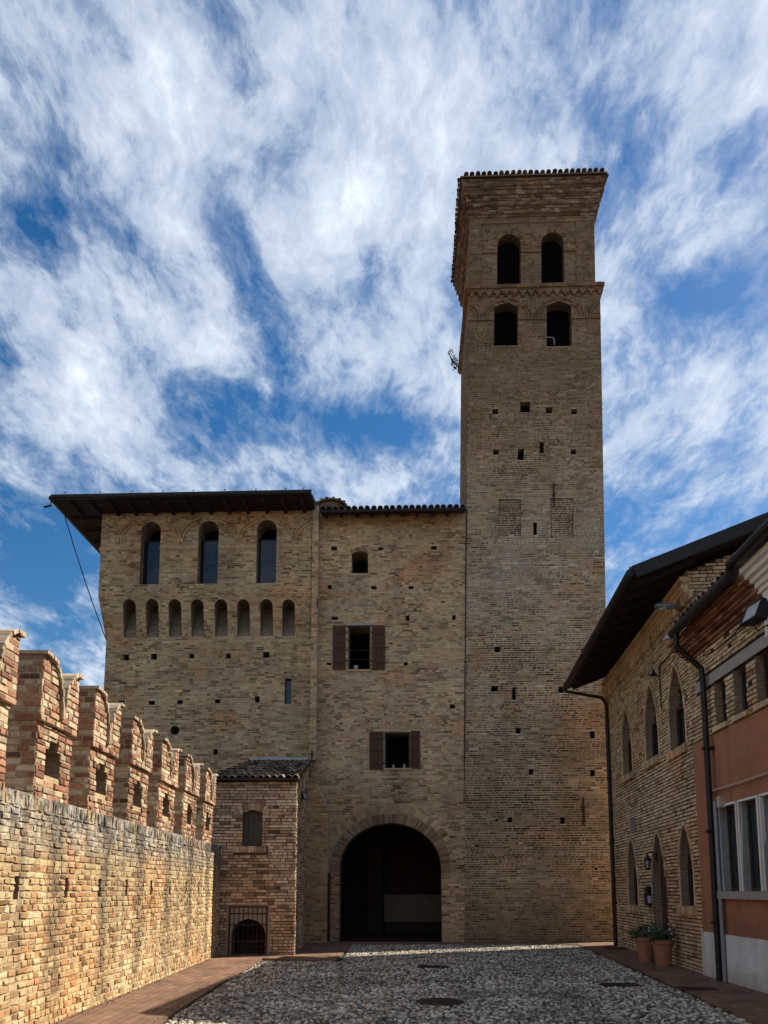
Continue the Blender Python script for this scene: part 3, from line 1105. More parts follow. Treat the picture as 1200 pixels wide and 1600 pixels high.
    while u < ue1 - .1:
        rf = MB()
        rf.box((u, EV + .10, ze - .10), (u + .10, OV - .012, ze - .002), jit=.004)
        rf.build('rafter', M['eave_dark'], roof)
        u += .62
    v = OV + .2
    while v < D:
        rf = MB()
        rf.box((ue0 + .10, v, ze - .10), (ul_up - .012, v + .1, ze - .002), jit=.004)
        rf.build('rafter', M['eave_dark'], roof)
        v += .9
    gt = MB()
    gt.tube([(ue0 - .05, EV - .09, ze + .06), (ue1, EV - .09, ze + .08)], .085, 10)
    gt.tube([(ue0 - .09, EV - .05, ze + .06), (ue0 - .09, D + 1, ze + .06)], .09, 8)
    gt.tube([(ue0 - .07, EV - .07, ze + .02), (ue0 - .07, EV - .07, ze - .22), (ue0 - .28, EV - .07, ze - .26)], .035, 6)
    gut = gt.build('gutter', M['gutter'], roof)
    for x in (103, 158, 208, 256, 303, 352, 400, 447, 474):
        k = MB()
        a = FF.px(x, 772, EV)[0]
        k.tube([(a, EV - .12, ze + .10), (a, EV - .12, ze + .20), (a + .05, EV - .12, ze + .205)], .014, 5)
        k.build('gutter_bracket', M['gutter'], roof)
    return root


castle_wing()


def gatehouse():
    rng = random.Random(33)
    root = frame_thing(FF, 'gatehouse', 'pale brick gatehouse with a wide arched gateway and shuttered windows beside the tower', 'gatehouse')
    ul = FF.px(487, 1000)[0]
    ur = FF.px(726.5, 1150)[0]
    z_top = FF.px(600, 803)[1] + .05
    mb = MB()
    holes = []
    for x, y, w, h in ((522, 857, 9, 6), (595, 857, 8, 5), (678, 856, 8, 6), (515, 917, 7, 6), (584, 918, 9, 5), (642, 918, 8, 5), (523, 966, 9, 6), (637, 966, 6, 8), (709, 965, 5, 8),
                       (514, 1037, 7, 4), (634, 1037, 6, 5), (707, 1104, 8, 6), (484, 1332, 6, 8)):
        holes.append(hole(putlog(FF, x, y, w, h), .25, bmi=2))
    small = opening(FF, 549.5, 575, 861, 895.5, 'seg')
    up = opening(FF, 544, 579, 978, 1046)
    lo = opening(FF, 601, 641, 1144, 1200)
    za = FF.px(610, 1286)[1]
    zs = FF.px(610, 1355)[1]
    a0, a1 = FF.px(530, 1400)[0], FF.px(690, 1400)[0]
    gate = arch_pts(a0, a1, 0.0, za, 'ell', za - zs, 24)
    holes += [hole(small, .8), hole(up, .9), hole(lo, .9), hole(gate, .75, back=False, rmi=1)]
    urt = FF.px(729.5, 800)[0]
    ur = FF.px(725.5, 1460)[0]
    outer = [(ul, 0), (ur, 0), (urt, z_top), (ul, z_top)]
    # the gate reaches the ground: notch it out of the outline instead of a hole
    outer_n = [(ul, 0), (a0, 0)] + list(reversed(gate[2:])) + [(a1, 0), (ur, 0), (urt, z_top), (ul, z_top)]
    m0 = lambda u, z: (u, 0, z)
    d0 = lambda u, z, d: (u, d, z)
    tess_wall(mb, outer_n, holes[:-1], m0, d0)
    for p, q in zip(gate[1:], gate[2:]):
        mb.poly([(p[0], 0, p[1]), (q[0], 0, q[1]), (q[0], .75, q[1]), (p[0], .75, p[1])], 1)
    mb.poly([(a0, 0, 0), (a0, .75, 0), (a0, .75, zs), (a0, 0, zs)], 1)
    # bricks keep clear of the voussoir ring
    cu = (a0 + a1) / 2
    hw = (a1 - a0) / 2
    ringw = .31
    ring = [(cu - hw - ringw, zs)] + [(cu + (hw + ringw) * math.cos(math.pi * (1 - k / 24)), zs + (za - zs + ringw) * math.sin(math.pi * k / 24)) for k in range(25)]
    ring += [(a1, zs - .001), (a1, -.1), (a0, -.1), (a0, zs - .001)]
    lay_bricks(mb, outer, [h['poly'] for h in holes[:-1]] + [ring], lambda u, w, z: (u, -w, z), rng=rng)
    D = 7.0
    mb.poly([(ul, D, 0), (ur, D, 0), (ur, D, z_top), (ul, D, z_top)], 1)
    # passage behind the gateway
    p0, p1, zc = a0 - .25, a1 + .5, za + .35
    y0, y1 = .75, 4.6
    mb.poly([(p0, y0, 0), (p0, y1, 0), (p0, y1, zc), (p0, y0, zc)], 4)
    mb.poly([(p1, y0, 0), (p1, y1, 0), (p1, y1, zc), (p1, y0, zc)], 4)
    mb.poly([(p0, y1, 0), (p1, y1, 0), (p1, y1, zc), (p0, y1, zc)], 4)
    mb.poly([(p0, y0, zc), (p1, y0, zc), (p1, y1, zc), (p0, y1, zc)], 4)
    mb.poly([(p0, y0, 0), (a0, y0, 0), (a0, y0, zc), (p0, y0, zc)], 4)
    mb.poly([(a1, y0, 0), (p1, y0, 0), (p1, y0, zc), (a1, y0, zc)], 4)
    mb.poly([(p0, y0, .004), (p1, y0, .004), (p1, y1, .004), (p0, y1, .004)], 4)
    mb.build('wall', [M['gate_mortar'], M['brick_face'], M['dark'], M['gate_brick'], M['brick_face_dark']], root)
    # inside the passage: pier and pale parapet
    pp = MB()
    b0, b1 = FF.px(600, 1420, 4.0)[0], p1 - .01
    zb0, zb1 = FF.px(640, 1440, 4.0)[1], FF.px(640, 1398, 4.0)[1]
    pp.box((b0, 4.0, zb0), (b1, 4.58, zb1), 0)
    pp.box((b0 + .03, 4.06, .01), (b1, 4.57, zb0 - .002), 1)
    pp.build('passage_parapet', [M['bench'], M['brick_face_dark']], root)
    pr_ = MB()
    q0, q1 = FF.px(574, 1400, 3.7)[0], FF.px(598, 1400, 3.7)[0]
    pr_.box((q0, 3.7, .01), (q1, 4.58, zc - .01))
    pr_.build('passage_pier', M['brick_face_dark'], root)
    # voussoir ring
    vs = MB()
    n = 84
    rr = random.Random(4)
    for k in range(n):
        t0, t1 = math.pi * (k + .06) / n, math.pi * (k + .94) / n
        pts = []
        for th, e in ((t0, 0), (t1, 0), (t1, ringw), (t0, ringw)):
            e2 = e * rr.uniform(.88, 1.0) if e else rr.uniform(-.012, .004)
            pts.append((cu + (hw + e2) * math.cos(th), zs + (za - zs + e2) * math.sin(th)))
        vs.extrude(pts, lambda a, b, d: (a, d, b), -.03 * rr.uniform(.6, 1.1), .10)
    # impost blocks
    vs.build('arch_ring', M['ring_brick'], root)
    for s in (-1, 1):
        x = cu + s * (hw + ringw / 2)
        vs = MB()
        for i in range(3):
            vs.box((x - ringw / 2, -.03 + .006 * i, zs - .075 * (i + 1)), (x + ringw / 2 + .0, .05, zs - .075 * i - .012), jit=.005)
        vs.build('impost', M['ring_brick'], root)
    # outer relieving ring, flush and worn
    v2 = MB()
    n = 40
    for k in range(n):
        if k < 5 or k > n - 6:
            continue
        t0, t1 = math.pi * (k + .05) / n, math.pi * (k + .95) / n
        pts = []
        for th, e in ((t0, ringw + .03), (t1, ringw + .03), (t1, ringw + .22), (t0, ringw + .22)):
            pts.append((cu + (hw + e) * math.cos(th), zs + (za - zs + e) * math.sin(th)))
        v2.extrude(pts, lambda a, b, d: (a, d, b), -.014 * rr.uniform(.7, 1.2), .05)
    v2.build('relieving_arch', M['gate_brick'], root)

    def shutter(x0, x1, yt, yb, op, lab=None):
        s = MB()
        u0, z0 = FF.px(x0, yb, -.06)
        u1, z1 = FF.px(x1, yt, -.06)
        np_ = 3
        w = (u1 - u0) / np_
        for i in range(np_):
            s.box((u0 + i * w + .004, -.060, z0), (u0 + (i + 1) * w - .004, -.028, z1), jit=.002)
        for zz in (z0 + .18 * (z1 - z0), z0 + .52 * (z1 - z0), z0 + .84 * (z1 - z0)):
            s.box((u0 + .02, -.080, zz - .045), (u1 - .02, -.0605, zz + .045))
        o = s.build('shutter', M['shutter'], root)
        side = u1 if (x0 + x1) / 2 < op else u0
        for zz in (z0 + .18 * (z1 - z0), z0 + .84 * (z1 - z0)):
            h = MB()
            h.box((side - .035, -.092, zz - .02), (side + .035, -.0805, zz + .02))
            h.build('hinge', M['iron'], o)
    shutter(519.5, 540, 977, 1046, 562)
    shutter(581, 601.5, 977, 1046, 562)
    shutter(577, 599, 1143, 1202, 621)
    shutter(641.5, 656, 1142, 1200, 621)
    for P, kind in ((up, 0), (lo, 1)):
        u0, u1, z0, z1 = bounds(P)
        f = MB()
        for a, b, c_, d in ((u0 + .002, u0 + .05, z0, z1), (u1 - .05, u1 - .002, z0, z1), (u0 + .05, u1 - .05, z1 - .05, z1 - .002)):
            f.box((a, .12, c_), (b, .18, d))
        fo = f.build('window_frame', M['grey_wood'], root)
        if kind == 0:
            f = MB()
            f.box((u0 - .07, -.07, z1 + .004), (u1 + .07, .03, z1 + .085), jit=.004)
            f.build('lintel', M['stone'], root)
            for zz in (.42, .72):
                f = MB()
                f.tube([(u0, .3, z0 + zz), (u1, .3, z0 + zz)], .012, 6)
                f.build('window_bar', M['iron'], root)
        f = MB()
        f.box((u0 - .04, -.03, z0 - .06), (u1 + .04, .12, z0 - .003), jit=.003)
        f.build('sill', M['gate_brick'], root)
    u0, u1, z0, z1 = bounds(small)
    f = MB()
    n = 8
    for k in range(n):
        t0, t1 = (k + .06) / n, (k + .94) / n
        q = lambda t, e: (u0 - .04 + t * (u1 - u0 + .08), z1 - .10 + .10 * (1 - (2 * t - 1) ** 2) + e)
        f.extrude([q(t0, .015), q(t1, .015), q(t1, .13), q(t0, .13)], lambda a, b, d: (a, d, b), -.015, .05)
    f.build('window_arch', M['ring_brick'], root)
    # pilaster strip at the joint with the wing, and the buttress by the gateway
    s = MB()
    x0, x1 = FF.px(487.5, 1000)[0] + .0, FF.px(497.5, 1000)[0]
    s.box((x0 + .01, -.36, FF.px(490, 1190)[1]), (x1, -.0, z_top + .12))
    lay_bricks(s, [(x0 + .01, FF.px(490, 1190)[1]), (x1, FF.px(490, 1190)[1]), (x1, z_top + .1), (x0 + .01, z_top + .1)], [], lambda u, w, z: (u, -.36 - w, z), mi=1, rng=rng, L=.2)
    s.build('corner_pilaster', [M['gate_mortar'], M['gate_brick']], root)
    s = MB()
    bv = -.60
    bu0, bu1 = FF.px(474, 1400, bv)[0] - .1, FF.px(511, 1400, bv)[0]
    ztp = FF.px(490, 1222, bv)[1]
    zt2 = FF.px(511, 1262, bv)[1]
    out_b = [(bu0, 0), (bu1, 0), (bu1, zt2), (bu0 + .45, ztp), (bu0, ztp)]
    tess_wall(s, out_b, [], lambda u, z: (u, bv, z), None)
    lay_bricks(s, out_b, [], lambda u, w, z: (u, bv - w, z), mi=1, rng=rng)
    for (p, q) in ((out_b[1], out_b[2]), (out_b[2], out_b[3]), (out_b[3], out_b[4])):
        s.poly([(p[0], bv, p[1]), (q[0], bv, q[1]), (q[0], 0, q[1]), (p[0], 0, p[1])], 0)
    s.build('buttress', [M['gate_mortar'], M['gate_brick']], root)
    # roof: eave towards the courtyard
    EV = -.62
    ze = FF.px(610, 799, EV)[1]
    e0, e1 = FF.px(500, 797, EV)[0], FF.px(728, 797, EV)[0]
    an = R(19)
    r = MB()
    Ls = 5.2
    up_ = Vector((0, math.cos(an), math.sin(an)))
    nr = Vector((0, -math.sin(an), math.cos(an)))
    q = [Vector((e0, EV, ze)), Vector((e1, EV, ze)), Vector((e1, EV, ze)) + up_ * Ls, Vector((e0, EV, ze)) + up_ * Ls]
    r.poly(q, 1)
    r.poly([p + nr * .08 for p in q], 0)
    for i in range(4):
        j = (i + 1) % 4
        r.poly([q[i], q[j], q[j] + nr * .08, q[i] + nr * .08], 1)
    b0, b1 = q[3] + nr * .08, q[2] + nr * .08
    r.poly([b0, b1, (e1, D + .6, ze), (e0, D + .6, ze)], 0)
    roof = r.build('roof', [M['tile'], M['eave_dark']], root)
    t = MB()
    coppi(t, q[0] + nr * .085, q[1] + nr * .085, up_, .205, 1.6, random.Random(8), rows=4, r=.092)
    t.build('roof_tiles', M['tile'], roof)
    u = e0 + .15
    while u < e1 - .1:
        t = MB()
        c_ = Vector((u, EV, ze)) + up_ * .33 - nr * .055
        t.obox(c_, (1, 0, 0), up_, nr, .045, .30, .05)
        t.build('rafter', M['eave_dark'], roof)
        u += .5
    t = MB()
    t.tube([(e0, EV - .06, ze + .0), (e1, EV - .06, ze + .0)], .06, 8)
    t.build('gutter', M['gutter'], roof)
    # round chimney-like turret with its own tiles behind the eave
    ch = MB()
    cc = (FF.px(518, 785, 1.6)[0], 1.6)
    zc0, zc1 = ze + .3, FF.px(520, 782, 1.2)[1]
    crng = random.Random(2)
    z = zc0
    while z < zc1:
        k = 0
        nn = 11
        off = crng.random()
        for k in range(nn):
            t0, t1 = 2 * math.pi * (k + off + .05) / nn, 2 * math.pi * (k + off + .95) / nn
            pts = [(cc[0] + rr_ * math.cos(t_), cc[1] + rr_ * math.sin(t_)) for t_, rr_ in ((t0, .2), (t1, .2), (t1, .44), (t0, .44))]
            ch.extrude(pts, lambda a, b, d: (a, b, d), z, z + .058, 0)
        z += .07
    ch.lathe([(.40, zc0), (.41, zc1)], 16, 2, (cc[0], cc[1], 0))
    ch.lathe([(.52, zc1 - .02), (.50, zc1 + .06), (.05, zc1 + .17)], 18, 1, (cc[0], cc[1], 0))
    for k in range(14):
        th = 2 * math.pi * k / 14
        d = Vector((math.cos(th), math.sin(th), 0))
        ch.tube([Vector((cc[0], cc[1], zc1 + .03)) + d * .55, Vector((cc[0], cc[1], zc1 + .17)) + d * .08], .05, 6, 1)
    ch.build('chimney', [M['cornice_brick'], M['tile'], M['gate_mortar']], roof)
    # drainpipe left of the gateway
    t = MB()
    x, zt = FF.px(513, 1364, -.5)
    t.tube([(x + .03, -.5, .05), (x + .03, -.5, zt)], .04, 8)
    t.build('drainpipe', M['iron'], root)
    for x, ya, yb in ((496.5, 935, 950), (487.5, 1172, 1190)):
        t = MB()
        a, z1_ = FF.px(x, ya, -.37)
        z0_ = FF.px(x, yb, -.37)[1]
        t.box((a - .02, -.40, z0_), (a + .02, -.375, z1_))
        t.build('tie_anchor', M['iron'], root)
    return root


gatehouse()


def bell_tower():
    rng = random.Random(55)
    LN = 0.021
    root = frame_thing(FF, 'bell_tower', 'tall brick bell tower with four dark arched openings near its flared top', 'tower')
    P_ = lambda x, y, v=0.0: FF.px(x, y, v, LN)
    ul = (P_(725.5, 1400)[0] + P_(731.5, 520)[0]) / 2 + .005
    ur = (P_(956, 1450)[0] + P_(937.5, 500)[0]) / 2
    z_s = P_(830, 455)[1]         # string course
    mb = MB()
    holes = []
    for x, y, w, h in ((774, 643, 9, 8), (821, 636, 16, 17), (858, 641, 10, 10), (897, 643, 9, 8), (775, 706, 9, 8), (814, 710, 10, 18), (847, 699, 7, 18), (896, 706, 9, 8),
                       (836, 826, 6, 20), (777, 1015, 9, 9), (773, 1076, 10, 9), (803, 1084, 6, 20), (877, 1078, 10, 10), (911, 1016, 6, 6), (810, 1142, 8, 9), (926, 1148, 8, 11), (830, 1206, 7, 9),
                       (926, 1208, 8, 10), (797, 1281, 7, 9), (879, 1282, 7, 10), (932, 1357, 5, 4), (776, 1282, 4, 3), (745, 1322, 5, 4)):
        holes.append(hole(putlog(FF, x, y, w, h, 0, LN), .3))
    lowb = [opening(FF, 772, 809.5, 474, 540, 'seg', 0, LN), opening(FF, 854, 893, 472, 541, 'seg', 0, LN)]
    filled = [opening(FF, 779, 814, 780, 838, 'rect', 0, LN), opening(FF, 860, 896, 778, 838, 'rect', 0, LN)]
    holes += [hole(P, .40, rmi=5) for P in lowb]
    fh = [hole(P, .045, rmi=2, back=False) for P in filled]
    outer = [(ul, 0), (ur, 0)] + [(ur, z_s), (ul, z_s)]
    m0 = lambda u, z: (u, 0, z)
    d0 = lambda u, z, d: (u, d, z)
    tess_wall(mb, outer, holes + fh, m0, d0)
    lay_bricks(mb, outer, [h['poly'] for h in holes + fh], lambda u, w, z: (u, -w, z), rng=rng, j=.019, bh=.054, wav=.02, skip=.03)
    D = 4.3
    # left flank (seen above the gatehouse roof), right flank and back
    fl = [(0, 0), (D, 0), (D, z_s), (0, z_s)]
    fi = random.Random(9)
    mb.poly([(ul, D, 0), (ul, 0, 0), (ul, 0, z_s), (ul, D, z_s)], 0)
    lay_bricks(mb, [(.0, 12), (D, 12), (D, z_s), (.0, z_s)], [], lambda v, w, z: (ul - w, D - v, z), rng=rng)
    mb.poly([(ur, 0, 0), (ur, D, 0), (ur, D, z_s), (ur, 0, z_s)], 0)
    lay_bricks(mb, fl, [], lambda v, w, z: (ur + w, v, z), rng=rng)
    mb.poly([(ur, D, 0), (ul, D, 0), (ul, D, z_s), (ur, D, z_s)], 1)
    # infilled windows: slightly recessed bricks of another batch
    for P in filled:
        mb.poly([(a, .045, b) for a, b in P], 0)
        lay_bricks(mb, P, [], lambda u, w, z: (u, .045 - w, z), mi=4, rng=rng, L=.24, j=.02)
    mb.build('wall', [M['tower_mortar'], M['brick_face'], M['dark'], M['tower_brick'], M['infill_brick'], M['brick_face_moss_shade']], root, lean=LN)

    # belfry storey
    bl, brr = ul + .04, (P_(930, 400)[0] + P_(928.5, 350)[0]) / 2
    z_c = P_(830, 338)[1]
    bf = MB()
    upb = [opening(FF, 777, 814, 365, 446, 'round', .04, LN, rise=.42), opening(FF, 846, 881.5, 362, 446, 'round', .04, LN, rise=.42)]
    outer = [(bl, z_s), (brr, z_s), (brr, z_c), (bl, z_c)]
    pl0, pl1 = P_(752, 400)[0], P_(901, 400)[0]
    field = [(pl0, z_s + .25), (pl1, z_s + .25), (pl1, P_(830, 346)[1]), (pl0, P_(830, 346)[1])]
    # pilaster frame stands proud of the field
    frame_h = [hole(field, .05, back=False, rmi=0)]
    tess_wall(bf, outer, frame_h, lambda u, z: (u, .03, z), lambda u, z, d: (u, .03 + d, z))
    lay_bricks(bf, outer, [field], lambda u, w, z: (u, .03 - w, z), rng=rng)
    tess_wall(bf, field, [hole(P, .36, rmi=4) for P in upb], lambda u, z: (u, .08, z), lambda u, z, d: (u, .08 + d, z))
    lay_bricks(bf, field, upb, lambda u, w, z: (u, .08 - w, z), rng=rng)
    bf.poly([(bl, D, z_s), (bl, .03, z_s), (bl, .03, z_c), (bl, D, z_c)], 0)
    lay_bricks(bf, [(0, z_s), (D - .03, z_s), (D - .03, z_c), (0, z_c)], [], lambda v, w, z: (bl - w, D - v, z), rng=rng)
    bf.poly([(brr, .03, z_s), (brr, D, z_s), (brr, D, z_c), (brr, .03, z_c)], 0)
    lay_bricks(bf, [(0, z_s), (D - .03, z_s), (D - .03, z_c), (0, z_c)], [], lambda v, w, z: (brr + w, .03 + v, z), rng=rng)
    bf.poly([(brr, D, z_s), (bl, D, z_s), (bl, D, z_c), (brr, D, z_c)], 1)
    bf.build('belfry', [M['tower_mortar'], M['brick_face'], M['dark'], M['tower_brick'], M['brick_face_moss_shade']], root, lean=LN)
    # impost ledge of the belfry arches
    zi = P_(800, 391)[1]
    ed = [pl0] + [e for P in upb for e in bounds(P)[:2]] + [pl1]
    for a, b in zip(ed[0::2], ed[1::2]):
        il = MB()
        il.box((a, .02, zi - .05), (b, .079, zi + .03), jit=.006)
        il.build('impost_ledge', M['tower_brick'], root, lean=LN)
    # arch rims
    rr = random.Random(3)
    for P in upb:
        a, b, c_, d = bounds(P)
        cu, hw = (a + b) / 2, (b - a) / 2
        zs = d - .42
        n = 15
        rm = MB()
        for k in range(n):
            t0, t1 = math.pi * (k + .05) / n, math.pi * (k + .95) / n
            pts = [(cu + (hw + e) * math.cos(t), zs + (.42 + e) * math.sin(t)) for t, e in ((t0, 0), (t1, 0), (t1, .15), (t0, .15))]
            rm.extrude(pts, lambda x, y, dd: (x, dd, y), .055, .2)
        rm.build('belfry_arch_ring', M['tower_brick'], root, lean=LN)
    # string course: tiles on a row of little pendant brackets
    st = MB()
    zt = P_(830, 447)[1]
    zb = P_(830, 459)[1]
    for (z0, z1, e) in ((zb + .08, zb + .16, .08), (zb + .16, zt, .13), (zt, zt + .05, .05)):
        u = ul - e
        while u < ur + e - .02:
            l = rr.uniform(.2, .3)
            u1 = min(u + l, ur + e)
            st.box((u, -e - rr.uniform(0, .012), z0), (u1 - .006, .2, z1 - .006), jit=.006)
            u = u1
        for s in (0, 1):
            v = .2
            while v < D + e - .02:
                v1 = min(v + rr.uniform(.2, .3), D + e)
                if s == 0:
                    st.box((ul - e - rr.uniform(0, .012), v, z0), (ul + .1, v1 - .006, z1 - .006), jit=.006)
                else:
                    st.box((ur - .1, v, z0), (ur + e + rr.uniform(0, .012), v1 - .006, z1 - .006), jit=.006)
                v = v1
    u = ul + .06
    while u < ur:
        st.box((u, -.085, zb - .10), (u + .10, .02, zb + .085), jit=.01)
        st.box((u - .07, -.085, zb + .0), (u + .17, .02, zb + .08), jit=.008)
        u += .29
    st.build('string_course', M['tower_brick'], root, lean=LN)
    # blind arcade round the lower openings
    cz = P_(830, 498)[1]
    for x in (711, 793, 874, 955):
        cu = P_(x, 498)[0]
        for ru, k0, k1 in ((.74, 0, 11), (.74, 10, 21), (.84, 0, 11), (.84, 10, 21)):
            prev = None
            ba = MB()
            for k in range(k0, k1):
                th = math.pi * k / 20
                u, z = cu + ru * math.cos(th), cz + ru * .86 * math.sin(th)
                if prev:
                    mu = (u + prev[0]) / 2
                    mz = (z + prev[1]) / 2
                    ok = ul < min(u, prev[0]) and max(u, prev[0]) < ur
                    for P in lowb:
                        a, b, c_, d = bounds(P)
                        if a < mu < b and mz < d + .03:
                            ok = False
                    if not ok and ba.V:
                        ba.build('blind_arch', M['tower_brick'], root, lean=LN)
                        ba = MB()
                    if ok:
                        ax = Vector((u - prev[0], 0, z - prev[1]))
                        ba.obox((mu, -.02, mz), ax, (0, 1, 0), ax.cross(Vector((0, 1, 0))), ax.length * .53, .035, .035)
                prev = (u, z)
            if ba.V:
                ba.build('blind_arch', M['tower_brick'], root, lean=LN)
    ed = [ul] + [e for P in lowb for e in bounds(P)[:2]] + [ur]
    for a, b in zip(ed[0::2], ed[1::2]):
        ba = MB()
        ba.box((a + .003, -.05, cz - .05), (b - .003, .02, cz + .02), jit=.005)
        ba.build('impost_ledge', M['tower_brick'], root, lean=LN)
    # flared cornice: courses stepping out
    cn = MB()
    z_e = P_(830, 272, -.42)[1]
    steps = 14
    hstep = (z_e - z_c) / steps
    for k in range(steps):
        t = (k + 1) / steps
        e = .03 + .30 * t ** 1.2
        if k in (1, 4, 8, 11):
            e += .04
        z0 = z_c + k * hstep
        z1 = z0 + hstep - .012
        cn.box((bl - e + .025, -e + .03 + .025, z0), (brr + e - .025, D + e - .025, z0 + hstep), 1)
        for side in range(3):
            a0, a1 = ((bl - e, brr + e), (-e + .03, D + e), (-e + .03, D + e))[side]
            u = a0
            while u < a1 - .02:
                u1 = min(u + rr.uniform(.11, .3), a1)
                o_ = rr.uniform(-.012, .012)
                if rr.random() > .03:
                    if side == 0:
                        cn.box((u, -e + .03 + o_, z0), (u1 - .01, .1 - e + .03, z1), jit=.006)
                    elif side == 1:
                        cn.box((bl - e + o_, u, z0), (bl - e + .1, u1 - .01, z1), jit=.006)
                    else:
                        cn.box((brr + e - .1, u, z0), (brr + e + o_, u1 - .01, z1), jit=.006)
                u = u1
    cn.build('cornice', [M['cornice_brick'], M['tower_mortar']], root, lean=LN)
    # low pyramid roof
    e = .385
    r = MB()
    c4 = [(bl - e, -e, z_e), (brr + e, -e, z_e), (brr + e, D + e, z_e), (bl - e, D + e, z_e)]
    apex = ((bl + brr) / 2, D / 2, z_e + .85)
    r.poly(c4, 1)
    r.poly([(a, b, z_e + .05) for a, b, c_ in c4], 0)
    for i in range(4):
        j = (i + 1) % 4
        a, b = c4[i], c4[j]
        r.poly([a, b, (b[0], b[1], b[2] + .05), (a[0], a[1], a[2] + .05)], 0)
        r.poly([(a[0], a[1], a[2] + .05), (b[0], b[1], b[2] + .05), apex], 0)
    roof = r.build('roof', [M['tile'], M['dark_wood']], root, lean=LN)
    t = MB()
    hv = lambda d: Vector((d[0] * math.cos(R(18)), d[1] * math.cos(R(18)), math.sin(R(18))))
    tr = random.Random(12)
    for i, d in enumerate(((0, 1), (-1, 0), (0, -1), (1, 0))):
        a, b = Vector(c4[i]), Vector(c4[(i + 1) % 4])
        a.z += .05
        b.z += .05
        al_ = (b - a).normalized()
        coppi(t, a + al_ * .10, b - al_ * .10, hv(d), .20, .22, tr, rows=1, r=.085)
        coppi(t, a + al_ * .62 + Vector(hv(d)) * .22, b - al_ * .62 + Vector(hv(d)) * .22, hv(d), .20, .5, tr, rows=1, r=.08)
    t.build('roof_tiles', M['tile'], roof, lean=LN)
    # iron tie anchors
    for x, ya, yb, dx in ((865, 755, 792, -.0), (911, 1246, 1290, .0)):
        t = MB()
        a, z1 = P_(x, ya)
        z0 = P_(x, yb)[1]
        t.box((a - .022, -.055, z0), (a + .022, -.013, z1))
        t.box((a - .05, -.052, (z0 + z1) / 2 - .03), (a + .05, -.012, (z0 + z1) / 2 + .03))
        t.build('tie_anchor', M['iron'], root, lean=LN)
    # bent white pipe in the right lower opening
    t = MB()
    a, z0 = P_(866, 539, .12)
    t.tube([(a, .12, z0), (a, .12, z0 + .22), (a - .05, .12, z0 + .27), (a - .3, .12, z0 + .30)], .022, 6)
    t.build('vent_pipe', M['grey_metal'], root, lean=LN)
    return root


bell_tower()

# conductor cable down the joint between tower and gatehouse
mb = MB()
pts = []
for x, y in ((729, 797), (727.6, 900), (726.6, 1050), (725.6, 1180), (725, 1255)):
    u, z = FF.px(x, y, -.04)
    pts.append((u, -.04, z))
u, z = FF.px(717, 1254, -.04)
pts.append((u, -.04, z))
mb.tube(pts, .018, 6)
o = mb.build('cable', M['cable'])
o.location = (FF.o[0], FF.o[1], 0)
o.rotation_euler = (0, 0, FF.a)
tag(o, 'long black cable running straight down the joint between tower and gatehouse', 'cable')

# stay wire from the wing eave
mb = MB()
u0, z0 = FF.px(101, 806, -1.1)
u1, z1 = FF.px(166, 1000, -.02)
pts = []
for k in range(9):
    t = k / 8
    pts.append((u0 + (u1 - u0) * t, -1.1 + 1.08 * t, z0 + (z1 - z0) * t - .12 * math.sin(math.pi * t)))
mb.tube(pts, .017, 5)
o = mb.build('wire', M['cable'])
o.location = (FF.o[0], FF.o[1], 0)
o.rotation_euler = (0, 0, FF.a)
tag(o, 'thin dark wire slanting from the left eave down to the castle wing wall', 'wire')


# ------------------------------------------------------------------ leaves
def leaves(mb, c, rad, n, size, rng, mi=0, flat=.7):
    for _ in range(n):
        while True:
            p = Vector((rng.uniform(-1, 1), rng.uniform(-1, 1), rng.uniform(-1, 1)))
            if p.length < 1:
                break
        p = Vector((p.x * rad[0], p.y * rad[1], p.z * rad[2])) + Vector(c)
        d = Vector((rng.uniform(-1, 1), rng.uniform(-1, 1), rng.uniform(-.6, .8))).normalized()
        s = d.cross(Vector((rng.uniform(-1, 1), rng.uniform(-1, 1), rng.uniform(-1, 1)))).normalized()
        L = size * rng.uniform(.6, 1.3)
        nn = d.cross(s)
        mb.poly([p - d * L, p - d * L * .2 + s * L * .6 * flat - nn * L * .15, p + d * L, p - d * L * .2 - s * L * .6 * flat - nn * L * .15], mi)


sh = thing('shrub', 'small wild shrub sprouting from the left flank of the bell tower', 'shrub', at(716, 575, 27.2))
mb = MB()
rg = random.Random(4)
leaves(mb, (-.16, -.1, .15), (.16, .18, .34), 80, .055, rg)
leaves(mb, (-.30, -.1, .55), (.12, .12, .12), 26, .05, rg)
mb.build('foliage', M['shrub'], sh)
mb = MB()
for k in range(6):
    mb.tube([(.12, 0, -.1), (-.08 - .03 * k, -.1 + .03 * k, .1 + .04 * k), (-.2 - .025 * k, -.12 + .03 * k, .2 + .08 * k)], .012, 5)
mb.build('stem', M['dark_wood'], sh)


